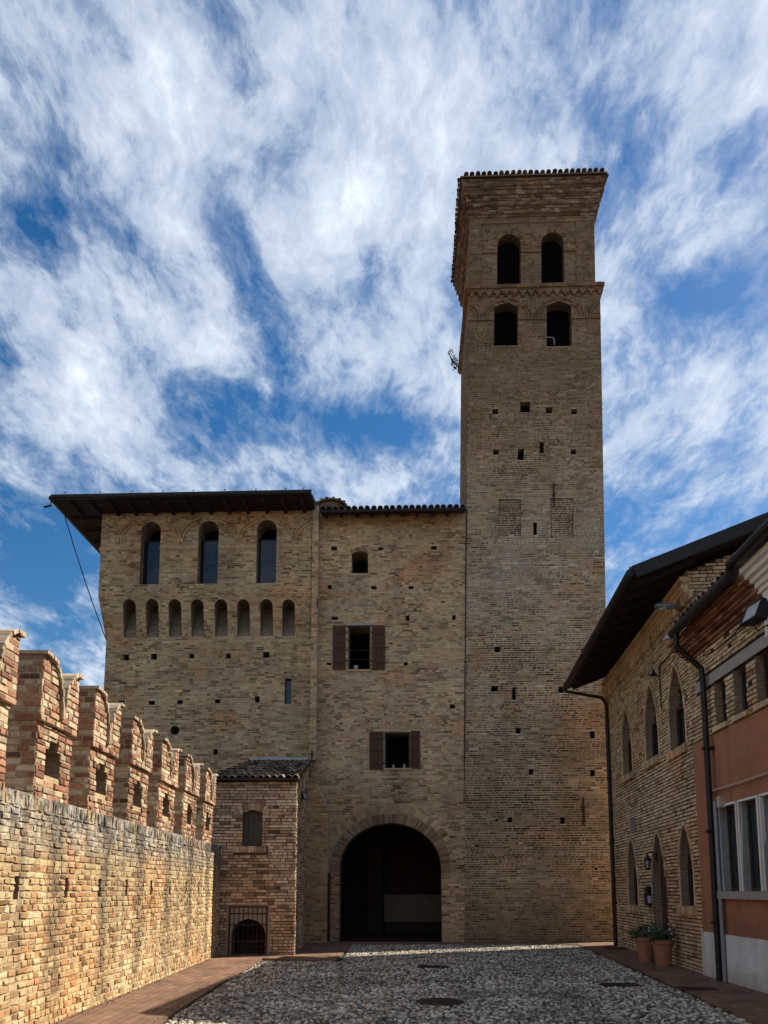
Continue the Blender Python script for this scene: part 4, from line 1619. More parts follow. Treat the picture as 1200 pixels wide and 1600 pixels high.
# ------------------------------------------------------------------ annex with lean-to roof
def annex():
    rng = random.Random(77)
    root = frame_thing(AF, 'annex', 'small brick annex with lean-to tile roof standing in the corner of wall and castle', 'annex')
    ur = AF.px(461, 1400)[0]
    ul = AF.px(318, 1400)[0]
    zt = AF.px(400, 1222)[1]
    D = 5.45
    win = opening(AF, 379, 410, 1267, 1322, 'seg')
    door = opening(AF, 361.5, 414.5, 1436, 1492, 'ell', rise=.36)
    door = [(a, max(b, 0.0)) for a, b in door]
    mb = MB()
    a0, a1 = bounds(door)[0], bounds(door)[1]
    outer = [(ul, 0), (ur, 0), (ur, zt), (ul, zt)]
    arch = door[2:]
    out_n = [(ul, 0), (a0, 0)] + list(reversed(arch[:-1] if arch[-1] == (a0, 0) else arch)) + [(a1, 0), (ur, 0), (ur, zt), (ul, zt)]
    tess_wall(mb, out_n, [hole(win, .22, back=False)], lambda u, z: (u, 0, z), lambda u, z, d: (u, d, z))
    for p, q in zip([(a1, 0)] + arch, arch + [(a0, 0)]):
        mb.poly([(p[0], 0, p[1]), (q[0], 0, q[1]), (q[0], .5, q[1]), (p[0], .5, p[1])], 1)
    mb.poly([(a0 - .05, 1.6, -.02), (a1 + .05, 1.6, -.02), (a1 + .05, 1.6, 1.4), (a0 - .05, 1.6, 1.4)], 2)
    for x in (a0, a1):
        mb.poly([(x, .5, 0), (x, 1.6, 0), (x, 1.6, 1.4), (x, .5, 1.4)], 4)
    mb.poly([(a0, .5, 1.12), (a1, .5, 1.12), (a1, 1.6, 1.12), (a0, 1.6, 1.12)], 4)
    plate = [(a0 - .12, 0), (a1 + .10, 0), (a1 + .10, 1.20), (a0 - .12, 1.20)]
    soldier = [(bounds(win)[0] - .22, bounds(win)[2] - .16), (bounds(win)[1] + .16, bounds(win)[2] - .16), (bounds(win)[1] + .16, bounds(win)[2]), (bounds(win)[0] - .22, bounds(win)[2])]
    lay_bricks(mb, outer, [win, plate, soldier], lambda u, w, z: (u, -w, z), rng=rng, prot=.016, L=.26, bh=.062, rough=.004, skip=.006)
    # plaster surround of the cellar door
    # right flank and its niche, left flank, back
    rise = 1.25
    fl = [(0, 0), (D, 0), (D, zt + rise), (0, zt)]
    niche = arch_pts(.55, 1.15, .05, 1.25, 'round')
    nic2 = arch_pts(1.0, 1.55, 2.55, 3.35, 'round')
    tess_wall(mb, fl, [hole(niche, .25), hole(nic2, .2)], lambda v, z: (ur - .06 * v, v, z), lambda v, z, d: (ur - d - .06 * v, v, z))
    lay_bricks(mb, fl, [niche, nic2], lambda v, w, z: (ur + w - .06 * v, v, z), rng=rng, prot=.016)
    mb.poly([(ul, 0, 0), (ul, D, 0), (ul, D, zt + rise), (ul, 0, zt)], 1)
    mb.build('wall', [M['annex_mortar'], M['brick_face'], M['dark'], M['annex_brick'], M['brick_face_dark']], root)
    # wooden shutter closing the window + soldier sill + arch
    u0, u1, z0, z1 = bounds(win)
    s = MB()
    n = 4
    w = (u1 - u0) / n
    for i in range(n):
        s.box((u0 + i * w + .004, .10 + .004 * (i % 2), z0), (u0 + (i + 1) * w - .004, .15, z1))
    s.build('window_shutter', M['grey_wood'], root)
    s = MB()
    x = soldier[0][0] + .005
    rr = random.Random(6)
    while x < soldier[1][0] - .05:
        s.box((x, -.03, soldier[0][1] + .004), (x + .062, .05, soldier[2][1] - .006), jit=.004)
        x += .075
    s.build('sill', M['annex_brick'], root)
    s = MB()
    n = 11
    for k in range(n):
        t0, t1 = (k + .06) / n, (k + .94) / n
        q = lambda t, e: (u0 - .12 + t * (u1 - u0 + .24) + (t - .5) * e * .9, z1 - .15 + .165 * (1 - (2 * t - 1) ** 2) + e)
        s.extrude([q(t0, .01), q(t1, .01), q(t1, .17), q(t0, .17)], lambda a, b, d: (a, d, b), -.03, .05)
    s.build('window_arch', M['annex_brick'], root)
    # cellar grille in its iron frame with plaster surround
    s = MB()
    p0, p1, _, pz = plate[0][0], plate[1][0], 0, 1.20
    poly_out = [(p0 - .01, 0), (a0, 0)] + list(reversed(arch[:-1] if arch[-1] == (a0, 0) else arch)) + [(a1, 0), (p1 + .01, 0), (p1 + .01, pz + .02), (p0 - .01, pz + .02)]
    tess_wall(s, poly_out, [], lambda u, z: (u, -.012, z), None)
    s.build('door_surround', M['reveal_plaster'], root)
    gname = MB()
    y = -.05
    gz = 1.165
    for x in (a0 - .05, a1 + .03):
        gname.box((x - .018, y, .01), (x + .018, y + .03, gz))
    gname.box((a0 - .068, y, gz), (a1 + .048, y + .03, gz + .035))
    for i in range(1, 8):
        x = a0 - .05 + (a1 - a0 + .08) * i / 8
        gname.tube([(x, y + .015, .01), (x, y + .015, gz)], .009, 6)
    for zz in (.35, .75, 1.02):
        gname.box((a0 - .03, y + .004, zz - .012), (a1 + .01, y + .026, zz + .012))
    gname.build('grille', M['iron'], root)
    st = MB()
    for i in range(6):
        st.box((a0 + .005, .55 + .16 * i, .02), (a1 - .005, .55 + .16 * (i + 1), .10 + .13 * i))
    st.build('inner_steps', M['brick_face_dark'], root)
    # roof
    e0, e1 = AF.px(325, 1215, -.25)[0], AF.px(467, 1218, -.25)[0]
    ze = AF.px(400, 1219, -.25)[1]
    an = math.atan2(AF.px(430, 1193, D - .25)[1] - ze, D)
    Ls = D / math.cos(an) - .05
    upv = Vector((0, math.cos(an), math.sin(an)))
    nr = Vector((0, -math.sin(an), math.cos(an)))
    q = [Vector((e0, -.25, ze)), Vector((e1, -.25, ze)), Vector((e1, -.25, ze)) + upv * Ls, Vector((e0, -.25, ze)) + upv * Ls]
    q[2].x -= .06 * D
    r = MB()
    r.poly(q, 1)
    r.poly([p + nr * .05 for p in q], 0)
    for i in range(4):
        j = (i + 1) % 4
        r.poly([q[i], q[j], q[j] + nr * .05, q[i] + nr * .05], 1)
    roof = r.build('roof', [M['tile'], M['dark_wood']], root)
    t = MB()
    coppi(t, q[0] + nr * .05, q[1] + nr * .05, upv, .165, Ls, random.Random(3), r=.078)
    t.V = [(x - .06 * (y + .25) * (x - e0) / (e1 - e0), y, z) for x, y, z in t.V]
    t.build('roof_tiles', M['tile'], roof)
    t = MB()
    t.obox((q[2] + q[3]) / 2 + nr * .16 - upv * .06, (1, 0, 0), upv, nr, (e1 - e0) / 2 - .20, .12, .035)
    t.build('flashing', M['lead'], roof)
    return root


annex()


# ------------------------------------------------------------------ battlement wall
def battlement():
    rng = random.Random(101)
    root = frame_thing(BW, 'battlement_wall', 'sunlit brick battlement wall with swallow-tailed merlons along the left of the courtyard', 'wall')
    U0, U1, ZT = -5.0, 19.72, 2.66
    T = .55
    mb = MB()
    slots = []
    for x in (25, 103, 155, 197, 236, 265, 290, 310, 332):
        u, z = BW.px(x, 1387)
        slots.append(arch_pts(u - .06, u + .06, z - .125, z + .125))
    sp = slots[1][0][0] - slots[0][0][0]
    for k in (1, 2):
        slots.append([(a - sp * k, b) for a, b in slots[0]])
    outer = [(U0, 0), (U1, 0), (U1, ZT - .16), (U0, ZT - .16)]
    full = [(U0, 0), (U1, 0), (U1, ZT), (U0, ZT)]
    tess_wall(mb, full, [hole(P, .35) for P in slots], lambda u, z: (u, 0, z), lambda u, z, d: (u, d, z))
    lay_bricks(mb, [(3.0, 0), (U1, 0), (U1, ZT - .16), (3.0, ZT - .16)], slots, lambda u, w, z: (u, -w, z), rng=rng, bh=.057, j=.017, L=.195, prot=.015, rough=.010, wav=.020, skip=.008)
    mb.poly([(U0, 0, ZT), (U1, 0, ZT), (U1, T, ZT), (U0, T, ZT)], 0)
    mb.poly([(U0, T, 0), (U1, T, 0), (U1, T, ZT), (U0, T, ZT)], 1)
    mb.poly([(U0, 0, 0), (U0, T, 0), (U0, T, ZT), (U0, 0, ZT)], 1)
    mb.poly([(U1, 0, 0), (U1, T, 0), (U1, T, ZT), (U1, 0, ZT)], 1)
    # rowlock course along the top, bricks on edge
    u = 3.0
    while u < U1 - .03:
        w = rng.uniform(.045, .075)
        o_ = rng.uniform(-.012, .014)
        mb.box((u, -.008 - o_, ZT - .155 + rng.uniform(-.01, .01)), (u + w, T + .01, ZT - rng.uniform(.0, .05)), 3, jit=.012)
        u += w + .013
    mb.build('wall', [M['wall_mortar'], M['brick_face'], M['hole_shade'], M['wall_brick']], root)

    def merlon(u0, u1):
        W = u1 - u0
        m = MB()
        zb, zk, zn, ztp = ZT - .02, 3.55 + rng.uniform(-.025, .025), 3.66 + rng.uniform(-.03, .03), 4.28 + rng.uniform(-.045, .035)
        y0, y1 = .02, .50
        # loophole, stepped at the top
        c = u0 + W * .47
        lh = [(c - .23, 2.93), (c + .23, 2.93), (c + .23, 3.25), (c + .12, 3.25), (c + .12, 3.36), (c - .12, 3.36), (c - .12, 3.25), (c - .23, 3.25)]
        body = [(u0, zb), (u1, zb), (u1, zk), (u0, zk)]
        q = .045
        a, b = u0 - q, u1 + q
        W2 = b - a
        nl, nr_ = a + W2 * .47, a + W2 * .53
        headL = []
        hgt = ztp - zn
        for i in range(13):
            t = i / 12
            th = t * math.pi / 2
            headL.append((a + .12 + (nl - a - .12) * math.sin(th) ** .9, zn + hgt * math.cos(th) ** .9))
        headR = []
        for i in range(13):
            t = i / 12
            th = t * math.pi / 2
            headR.append((b - .07 - (b - .07 - nr_) * math.sin(th) ** 1.0, zn + hgt * max(0.0, math.cos(th)) ** 1.35))
        head = [(a, zk), (b, zk), (b, ztp)] + headR + list(reversed(headL)) + [(a, ztp)]
        mm = lambda u, z: (u, y0, z)
        dd = lambda u, z, d: (u, y0 + d, z)
        tess_wall(m, body, [hole(lh, y1 - y0 - .12, rmi=1, bmi=1)], mm, dd)
        lay_bricks(m, body, [lh], lambda u, w, z: (u, y0 - w, z), rng=rng, bh=.062, j=.014, L=.25, prot=.02, rough=.006, skip=0, wav=.004)
        for P, yy in ((body, (y0, y1)), ):
            m.poly([(u0, y0, zb), (u0, y1, zb), (u0, y1, zk), (u0, y0, zk)], 0)
            m.poly([(u1, y0, zb), (u1, y1, zb), (u1, y1, zk), (u1, y0, zk)], 0)
            m.poly([(u0, y1, zb), (u1, y1, zb), (u1, y1, zk), (u0, y1, zk)], 1)
        side = [(y0, zb), (y1, zb), (y1, zk), (y0, zk)]
        lay_bricks(m, side, [], lambda v, w, z: (u0 - w, v, z), rng=rng, bh=.062, j=.014, L=.25, prot=.014, rough=.005, skip=0, wav=.004)
        lay_bricks(m, side, [], lambda v, w, z: (u1 + w, v, z), rng=rng, bh=.062, j=.014, L=.25, prot=.014, rough=.005, skip=0, wav=.004)
        # head, a little proud
        h0, h1 = y0 - .05, y1 + .05
        m.extrude([(x, z) for x, z in head], lambda x, z, d: (x, d, z), h0, h1, 0)
        lay_bricks(m, head, [], lambda u, w, z: (u, h0 - w, z), rng=rng, bh=.064, j=.014, L=.25, prot=.016, rough=.005, skip=0, wav=.003)
        sd = [(h0, zk), (h1, zk), (h1, ztp), (h0, ztp)]
        lay_bricks(m, sd, [], lambda v, w, z: (a - w, v, z), rng=rng, bh=.064, j=.014, L=.25, prot=.014, rough=.005, skip=0, wav=.003)
        lay_bricks(m, sd, [], lambda v, w, z: (b + w, v, z), rng=rng, bh=.064, j=.014, L=.25, prot=.014, rough=.005, skip=0, wav=.003)
        mo = m.build('merlon', [M['wall_mortar'], M['brick_face'], M['hole_shade'], M['merlon_brick']], root)
        # coping of flat tiles following each horn
        for pts in ([(a - .03, ztp)] + headL, [(b + .05, ztp)] + headR):
            cp = MB()
            for (p, s) in zip(pts, pts[1:]):
                if rng.random() < .05:
                    continue
                ax = Vector((s[0] - p[0], 0, s[1] - p[1]))
                if ax.length < 1e-4:
                    continue
                nn = ax.cross(Vector((0, 1, 0))).normalized()
                if nn.z < 0 or (abs(nn.z) < .2 and (nn.x > 0) != (pts is not None and s[0] < (a + b) / 2)):
                    nn = -nn if nn.z < -.01 else nn
                mid = Vector(((p[0] + s[0]) / 2, (h0 + h1) / 2 - .01, (p[1] + s[1]) / 2)) + nn * .018
                cp.obox(mid, ax, (0, 1, 0), nn, ax.length / 2 + .006, (h1 - h0) / 2 + .045 + rng.uniform(-.02, .01), .022 + rng.uniform(-.004, .004))
            cp.build('coping', M['coping'], mo)
    for u0, u1 in ((2.35, 3.35), (4.05, 5.05), (5.72, 6.74), (7.25, 8.27), (9.0, 10.0), (10.70, 11.67), (12.38, 13.42), (14.10, 15.18), (15.88, 17.02), (17.75, 18.72)):
        merlon(u0, u1)
    return root


battlement()


# ------------------------------------------------------------------ brick house on the right
def brick_house():
    rng = random.Random(202)
    root = frame_thing(HF, 'brick_house', 'buff brick house with pointed arch windows and deep dark eaves right of the courtyard', 'house')
    U0, U1 = -8.05, .30
    zt = 7.86
    ups = [opening(HF, 972, 987, 1104, 1212, 'point'), opening(HF, 1007.5, 1028, 1066, 1188, 'point'), opening(HF, 1044.5, 1070, 1035, 1172, 'point')]
    lows = [opening(HF, 981, 996, 1309, 1414, 'point'), opening(HF, 1062.5, 1083, 1287, 1415, 'point')]
    dr = opening(HF, 1021.5, 1041, 1298, 1480, 'point')
    d0, d1, _, dz = bounds(dr)
    door = arch_pts(d0, d1, 0.0, dz, 'point')
    mb = MB()
    outer = [(U0, 0), (U1, 0), (U1, zt), (U0, zt)]
    arch = door[2:]
    outn = [(U0, 0), (d0, 0)] + list(reversed(arch)) + [(d1, 0), (U1, 0), (U1, zt), (U0, zt)]
    pls = [putlog(HF, 1073, 1092, 4, 8), putlog(HF, 1086, 1095, 3, 5)]
    holes = [hole(P, .24, back=False) for P in ups + lows] + [hole(P, .15) for P in pls]
    tess_wall(mb, outn, holes, lambda u, z: (u, 0, z), lambda u, z, d: (u, d, z))
    for p, q in zip([(d1, 0)] + arch, arch + [(d0, 0)]):
        mb.poly([(p[0], 0, p[1]), (q[0], 0, q[1]), (q[0], .24, q[1]), (p[0], .24, p[1])], 1)

    def grow(P, e):
        a, b, c, d = bounds(P)
        cu, cz = (a + b) / 2, (c + d) / 2
        return [(cu + (x - cu) * (1 + 2 * e / (b - a)), z if z <= c + .001 else z + e * max(0, (z - cz) / (d - cz))) for x, z in P]
    lay_bricks(mb, outer, [grow(P, .065) for P in ups + lows + [door]] + pls, lambda u, w, z: (u, -w, z), rng=rng, prot=.016, L=.235, bh=.056, j=.018, rough=.004, wav=.005, skip=.003)
    W = 9.0
    rise = math.tan(R(21))
    apex = (W / 2, zt + rise * W / 2)
    gab = [(0, 0), (W, 0), (W, zt), apex, (0, zt)]
    for u, s in ((U0, -1), (U1, 1)):
        tess_wall(mb, gab, [], lambda v, z: (u, v, z), None)
        lay_bricks(mb, [(0, 5.2 if s > 0 else 0.0), (W if s > 0 else 2.0, 5.2 if s > 0 else 0.0), (W if s > 0 else 2.0, zt), (apex if s > 0 else (2.0, zt)), (0, zt)], [], lambda v, w, z: (u + s * w, v, z), rng=rng, prot=.014)
    mb.poly([(U0, W, 0), (U1, W, 0), (U1, W, zt), (U0, W, zt)], 1)
    mb.build('wall', [M['house_mortar'], M['brick_face'], M['dark'], M['house_brick']], root)
    # windows
    for P in ups + lows:
        a, b, c, d = bounds(P)
        f = MB()
        hs = d - .5
        for x0, x1 in ((a, a + .05), (b - .05, b), ((a + b) / 2 - .02, (a + b) / 2 + .02)):
            f.box((x0 + .002, .15, c + .002), (x1 - .002, .20, hs))
        f.box((a + .05, .152, hs - .4), ((a + b) / 2 - .02, .198, hs - .35))
        f.box(((a + b) / 2 + .02, .152, hs - .4), (b - .05, .198, hs - .35))
        f.box((a + .002, .154, hs), (b - .002, .199, hs + .05))
        win = f.build('window', M['dark_wood'], root)
        p = MB()
        p.poly([(x, .21, z) for x, z in P])
        p.poly([(x, .22, z) for x, z in P])
        p.build('pane', M['glass'], win)
        # moulded surround
        s = MB()
        out, inn = grow(P, .06), P
        k0 = 2
        n = len(P)
        for i in range(k0, n - 1):
            pts = [inn[i], inn[i + 1], out[i + 1], out[i]]
            s.extrude(pts, lambda x, z, dd: (x, dd, z), -.028, .02)
        for (ia, io) in ((inn[1], out[1]), (inn[0], out[0])):
            spr = inn[2] if ia == inn[1] else inn[-1]
            x0, x1 = sorted((ia[0], io[0]))
            s.box((x0, -.018, c), (x1, .02, spr[1]))
        s.build('arch_surround', M['house_brick'], win)
        s = MB()
        x = a - .05
        while x < b + .05:
            s.box((x, -.09, c - .17), (x + .06, .2, c - .004), jit=.005)
            x += .07
        s.build('sill', M['house_brick'], win)
    f = MB()
    a, b, c, d = bounds(door)
    n = 4
    w = (b - a) / n
    hs = d - .55
    for i in range(n):
        f.box((a + i * w + .003, .17, .03), (a + (i + 1) * w - .003, .22, hs))
    f.poly([(x, .215, z) for x, z in door])
    do = f.build('door', M['dark_wood'], root)
    hd = MB()
    hd.tube([(b - .12, .168, 1.0), (b - .12, .12, 1.0), (b - .24, .12, 1.0)], .013, 6)
    hd.build('handle', M['black_metal'], do)
    s = MB()
    out, inn = grow(door, .06), door
    for i in range(2, len(door) - 1):
        s.extrude([inn[i], inn[i + 1], out[i + 1], out[i]], lambda x, z, dd: (x, dd, z), -.028, .02)
    s.build('door_arch', M['house_brick'], root)
    # dentil frieze
    s = MB()
    u = U0 + .02
    while u < U1 - .05:
        s.box((u, -.09, 7.22), (u + .12, .02, 7.42), jit=.006)
        s.box((u + .121, -.03, 7.22), (u + .249, .02, 7.42), jit=.006)
        u += .25
    for z0, e in ((7.421, .10), (7.50, .14), (7.58, .10), (7.66, .16)):
        s.box((U0, -e, z0), (U1, .02, z0 + .079), jit=.002)
    s.build('frieze', M['house_brick'], root)
    # roof: eave at v=-1.1
    OVH = -1.18
    u0, u1 = HF.px(885, 1067, OVH)[0], HF.px(990, 890, OVH)[0]
    u0 += .05
    th = .14
    zf = HF.px(990, 890, OVH)[1] - th + .02
    an = R(21)
    r = MB()
    ridge = (W / 2, zf + (W / 2 - OVH) * math.tan(an))
    for side in (0, 1):
        e = (OVH, zf) if side == 0 else (W - OVH, zf)
        A = [(u0, e[0], e[1]), (u1, e[0], e[1]), (u1, *ridge), (u0, *ridge)]
        B = [(x, y, z + th) for x, y, z in A]
        r.poly(A, 1)
        r.poly(B, 0)
        r.poly([A[0], A[1], B[1], B[0]], 2)
        r.poly([A[1], A[2], B[2], B[1]], 2)
        r.poly([A[3], A[0], B[0], B[3]], 2)
    roof = r.build('roof', [M['tile'], M['eave_wood'], M['gutter']], root)
    t = MB()
    upv = Vector((0, math.cos(an), math.sin(an)))
    coppi(t, (u0, OVH + .03, zf + th), (u1, OVH + .03, zf + th), upv, .21, 2.0, random.Random(8), rows=5)
    t.build('roof_tiles', M['tile'], roof)
    k = 0
    u = u0 + .25
    while u < u1 - .1:
        t = MB()
        c_ = Vector((u, OVH, zf)) + upv * .70 - Vector((0, -math.sin(an), math.cos(an))) * .062
        t.obox(c_, (1, 0, 0), upv, (0, -math.sin(an), math.cos(an)), .05, .58, .06)
        t.build('rafter', M['eave_wood'], roof)
        u += .75
    t = MB()
    t.tube([(u0 - .02, OVH - .075, zf + .02), (u1 + .02, OVH - .075, zf + .05)], .08, 8)
    t.obox((u1 + .03, (OVH + ridge[0]) / 2, (zf + ridge[1]) / 2 + .06), (1, 0, 0), upv, (0, -math.sin(an), math.cos(an)), .03, (ridge[0] - OVH) / 2 / math.cos(an), .12)
    t.build('gutter', M['gutter'], roof)
    # downpipe at the far corner
    t = MB()
    uc = HF.px(955, 1300, -.08)[0]
    ug = u0 + .16
    t.tube([(ug, OVH - .05, zf), (ug, OVH - .05, zf - .10), (uc + .06, -.22, zf - .34), (uc, -.08, zf - .52), (uc, -.08, .02)], .055, 8)
    for z in (1.2, 3.0, 4.8):
        t.box((uc - .07, -.14, z), (uc + .07, -.01, z + .05))
    t.build('downpipe', M['gutter'], root)
    return root


brick_house()


# ------------------------------------------------------------------ pink house
def pink_house():
    rng = random.Random(303)
    root = frame_thing(PF, 'pink_house', 'pink plastered house with white plinth and red brick cornice at the right edge', 'house')
    V = -.06
    U0, U1 = PF.px(1100, 1480, V)[0], 16.0
    z_pl = PF.px(1140, 1461, V)[1]
    z_pk = 4.37
    z_br = 6.0
    lows = []
    w0 = opening(PF, 1128, 1151, 1260, 1392, 'rect', V)
    w1 = opening(PF, 1158.5, 1190, 1246, 1393, 'rect', V)
    a0, b0, zb, zt = bounds(w0)
    a1, b1, zb1, zt1 = bounds(w1)
    zb, zt = (zb + zb1) / 2, (zt + zt1) / 2
    st = a1 - a0
    wd = (b0 - a0 + b1 - a1) / 2
    lows = [arch_pts(a0 + st * k, a0 + st * k + wd, zb, zt) for k in range(3)]
    q0 = opening(PF, 1117, 1133, 1054, 1142, 'rect', V)
    q1 = opening(PF, 1147, 1170, 1030, 1122, 'rect', V)
    qa, qb, qz, qt = bounds(q0)
    ra, rb, rz, rt = bounds(q1)
    zq0, zq1 = (qz + rz) / 2, 5.28
    st2 = ra - qa
    wd2 = (qb - qa + rb - ra) / 2
    ups = [arch_pts(qa + st2 * k, qa + st2 * k + wd2, z_pk + .10, zq1) for k in range(4)]
    mb = MB()
    m0 = lambda u, z: (u, V, z)
    d0 = lambda u, z, d: (u, V + d, z)
    tess_wall(mb, [(U0, z_pl), (U1, z_pl), (U1, z_pk), (U0, z_pk)], [hole(P, .19, rmi=4, back=False) for P in lows], m0, d0, mi=5)
    lint = [(U0 + .35, zq1), (U1, zq1), (U1, zq1 + .20), (U0 + .35, zq1 + .20)]
    out = [(U0, z_pk), (U1, z_pk), (U1, z_br + .2), (U0, z_br + .2)]
    tess_wall(mb, out, [hole(P, .20, rmi=1, back=False) for P in ups], m0, d0, mi=0)
    lay_bricks(mb, [(U0, z_pk + .02), (U1 - 5, z_pk + .02), (U1 - 5, z_br + .1), (U0, z_br + .1)], ups + [lint], lambda u, w, z: (u, V - w, z), rng=rng, prot=.018, L=.24, bh=.06, j=.016, rough=.005)
    mb.poly([(U0, V, 0), (U0, 6, 0), (U0, 6, z_br), (U0, V, z_br)], 5)
    mb.poly([(U1, V, 0), (U1, 6, 0), (U1, 6, z_br), (U1, V, z_br)], 5)
    mb.build('wall', [M['house_mortar'], M['brick_face'], M['dark'], M['house_brick'], M['grey_reveal'], M['pink_plaster']], root)
    s = MB()
    s.box((U0 - .02, V - .035, 0), (U1, V + .1, z_pl))
    s.build('plinth', M['white_plaster'], root)
    s = MB()
    s.box((lint[0][0], V - .028, zq1), (U1, V + .05, zq1 + .20))
    s.build('lintel_band', M['concrete'], root)
    for P in lows:
        a, b, c, d = bounds(P)
        f = MB()
        e = .038
        for x0, x1, z0, z1 in ((a - e, a, c, d + e), (b, b + e, c, d + e), (a, b, d, d + e)):
            f.box((x0, V - .02, z0), (x1, V + .04, z1), jit=.003)
        f.build('window_surround', M['white_paint'], root)
        f = MB()
        for x0, x1, z0, z1 in ((a, a + .06, c, d), (b - .06, b, c, d), (a + .06, b - .06, d - .06, d), (a + .06, b - .06, c, c + .06)):
            f.box((x0 + .001, V + .12, z0), (x1 - .001, V + .17, z1))
        wn = f.build('window', M['dark_wood'], root)
        f = MB()
        f.box((a + .05, V + .14, c + .05), (b - .05, V + .15, d - .05))
        f.build('pane', M['glass'], wn)
    f = MB()
    f.box((bounds(lows[0])[0] - .12, V - .10, zb - .13), (bounds(lows[2])[1] + .15, V + .02, zb - .003))
    f.build('sill', M['concrete'], root)
    for P in ups:
        a, b, c, d = bounds(P)
        f = MB()
        for x0, x1, z0, z1 in ((a, a + .05, c, d), (b - .05, b, c, d), (a + .05, b - .05, d - .05, d), (a + .05, b - .05, c, c + .05)):
            f.box((x0 + .001, V + .13, z0), (x1 - .001, V + .18, z1))
        wn = f.build('window', M['dark_wood'], root)
        f = MB()
        f.box((a + .04, V + .15, c + .04), (b - .04, V + .16, d - .04))
        f.build('pane', M['glass'], wn)
        f = MB()
        f.box((a - .06, V - .06, c - .085), (b + .06, V + .2, c - .002), jit=.006)
        f.build('sill', M['house_brick'], wn)
    # red brick cornice stepping out under the eave
    zc0, zc1 = PF.px(1100, 1017, V)[1], 6.36
    n = 7
    s = MB()
    rr = random.Random(5)
    CU1 = PF.px(1191, 930, -.16)[0] - .01
    for k in range(n):
        e = .03 + .062 * k
        if k in (2, 4):
            e += .03
        z0 = zc0 + (zc1 - zc0) * k / n
        z1 = zc0 + (zc1 - zc0) * (k + 1) / n
        u = U0 - (.02 if k < 3 else .0)
        while u < CU1:
            u2 = min(u + rr.uniform(.22, .30), CU1)
            s.box((u, V - e - rr.uniform(0, .006), z0), (u2 - .006, V + .1, z1 - .008), jit=.003)
            u = u2
    s.build('cornice', M['red_cornice'], root)
    # roof and gutter
    GV = -.60
    zg = 6.33
    g0 = PF.px(1052, 992, GV)[0]
    r = MB()
    an = R(20)
    e1 = CU1
    A = [(g0 + .1, GV + .05, zg + .04), (e1, GV + .05, zg + .04), (e1, 4.0, zg + .04 + 4.55 * math.tan(an)), (g0 + .1, 4.0, zg + .04 + 4.55 * math.tan(an))]
    B = [(x, y, z + .10) for x, y, z in A]
    r.poly(A, 1)
    r.poly(B, 0)
    for i in range(4):
        j = (i + 1) % 4
        r.poly([A[i], A[j], B[j], B[i]], 1)
    roof = r.build('roof', [M['tile'], M['dark_wood']], root)
    t = MB()
    coppi(t, (g0 + .1, GV + .06, zg + .15), (e1, GV + .06, zg + .15), (0, math.cos(an), math.sin(an)), .2, 1.6, random.Random(3), rows=4)
    t.build('roof_tiles', M['tile'], roof)
    t = MB()
    t.tube([(g0, GV - .02, zg + .0), (e1, GV - .02, zg + .03)], .085, 10)
    t.build('gutter', M['gutter'], roof)
    # double downpipe
    t = MB()
    ud, _ = PF.px(1116, 1350, V - .1)
    t.tube([(ud, GV - .02, zg - .03), (ud, GV - .02, zg - .30), (ud, V - .14, zg - .72), (ud, V - .12, zg - .95), (ud, V - .12, .04)], .055, 9)
    for z in (1.0, 2.6, 4.1):
        t.box((ud - .075, V - .19, z), (ud + .075, V - .002, z + .05))
    t.build('downpipe', M['gutter'], root)
    t = MB()
    t.tube([(ud + .13, V - .075, .03), (ud + .13, V - .075, 2.75), (ud + .13, V - .075, 3.15)], .038, 8)
    t.build('conduit', M['grey_metal'], root)
    return root


pink_house()


# ------------------------------------------------------------------ the white house beyond the right edge
def white_house():
    NF = PF
    root = frame_thing(NF, 'white_house', 'white moulded cornice and dark roof edge of a house cut off by the right edge', 'house')
    V = -.16
    U0 = NF.px(1191, 930, V)[0]
    U1 = U0 + 9
    zr = NF.px(1147, 886, V - .42)[1]
    z0, z1 = zr - .95, zr - .01
    s = MB()
    s.box((U0, V, z0 - .15), (U1, V + 4, z1))
    s.build('wall', M['white_paint'], root)
    s = MB()
    for k, (e, za, zb) in enumerate(((.05, zr - .40, zr - .33), (.10, zr - .33, zr - .25), (.17, zr - .25, zr - .18), (.25, zr - .18, zr - .10), (.32, zr - .10, zr - .012))):
        s.box((U0 - e, V - e, za), (U1, V + 3, zb - .001))
    s.build('cornice', M['white_paint'], root)
    an = R(20)
    r = MB()
    e = .42
    eu = U0 - NF.px(1147, 886, V - .42)[0]
    A = [(U0 - eu, V - e, zr), (U1, V - e, zr), (U1, V + 4, zr + 4.42 * math.tan(an)), (U0 - eu, V + 4, zr + 4.42 * math.tan(an))]
    B = [(x, y, z + .10) for x, y, z in A]
    r.poly(A, 1)
    r.poly(B, 0)
    for i in range(4):
        j = (i + 1) % 4
        r.poly([A[i], A[j], B[j], B[i]], 1)
    r.tube([(U0 - eu, V - e - .06, zr + .04), (U1, V - e - .06, zr + .06)], .075, 8, 1)
    r.build('roof', [M['tile'], M['gutter']], root)


white_house()


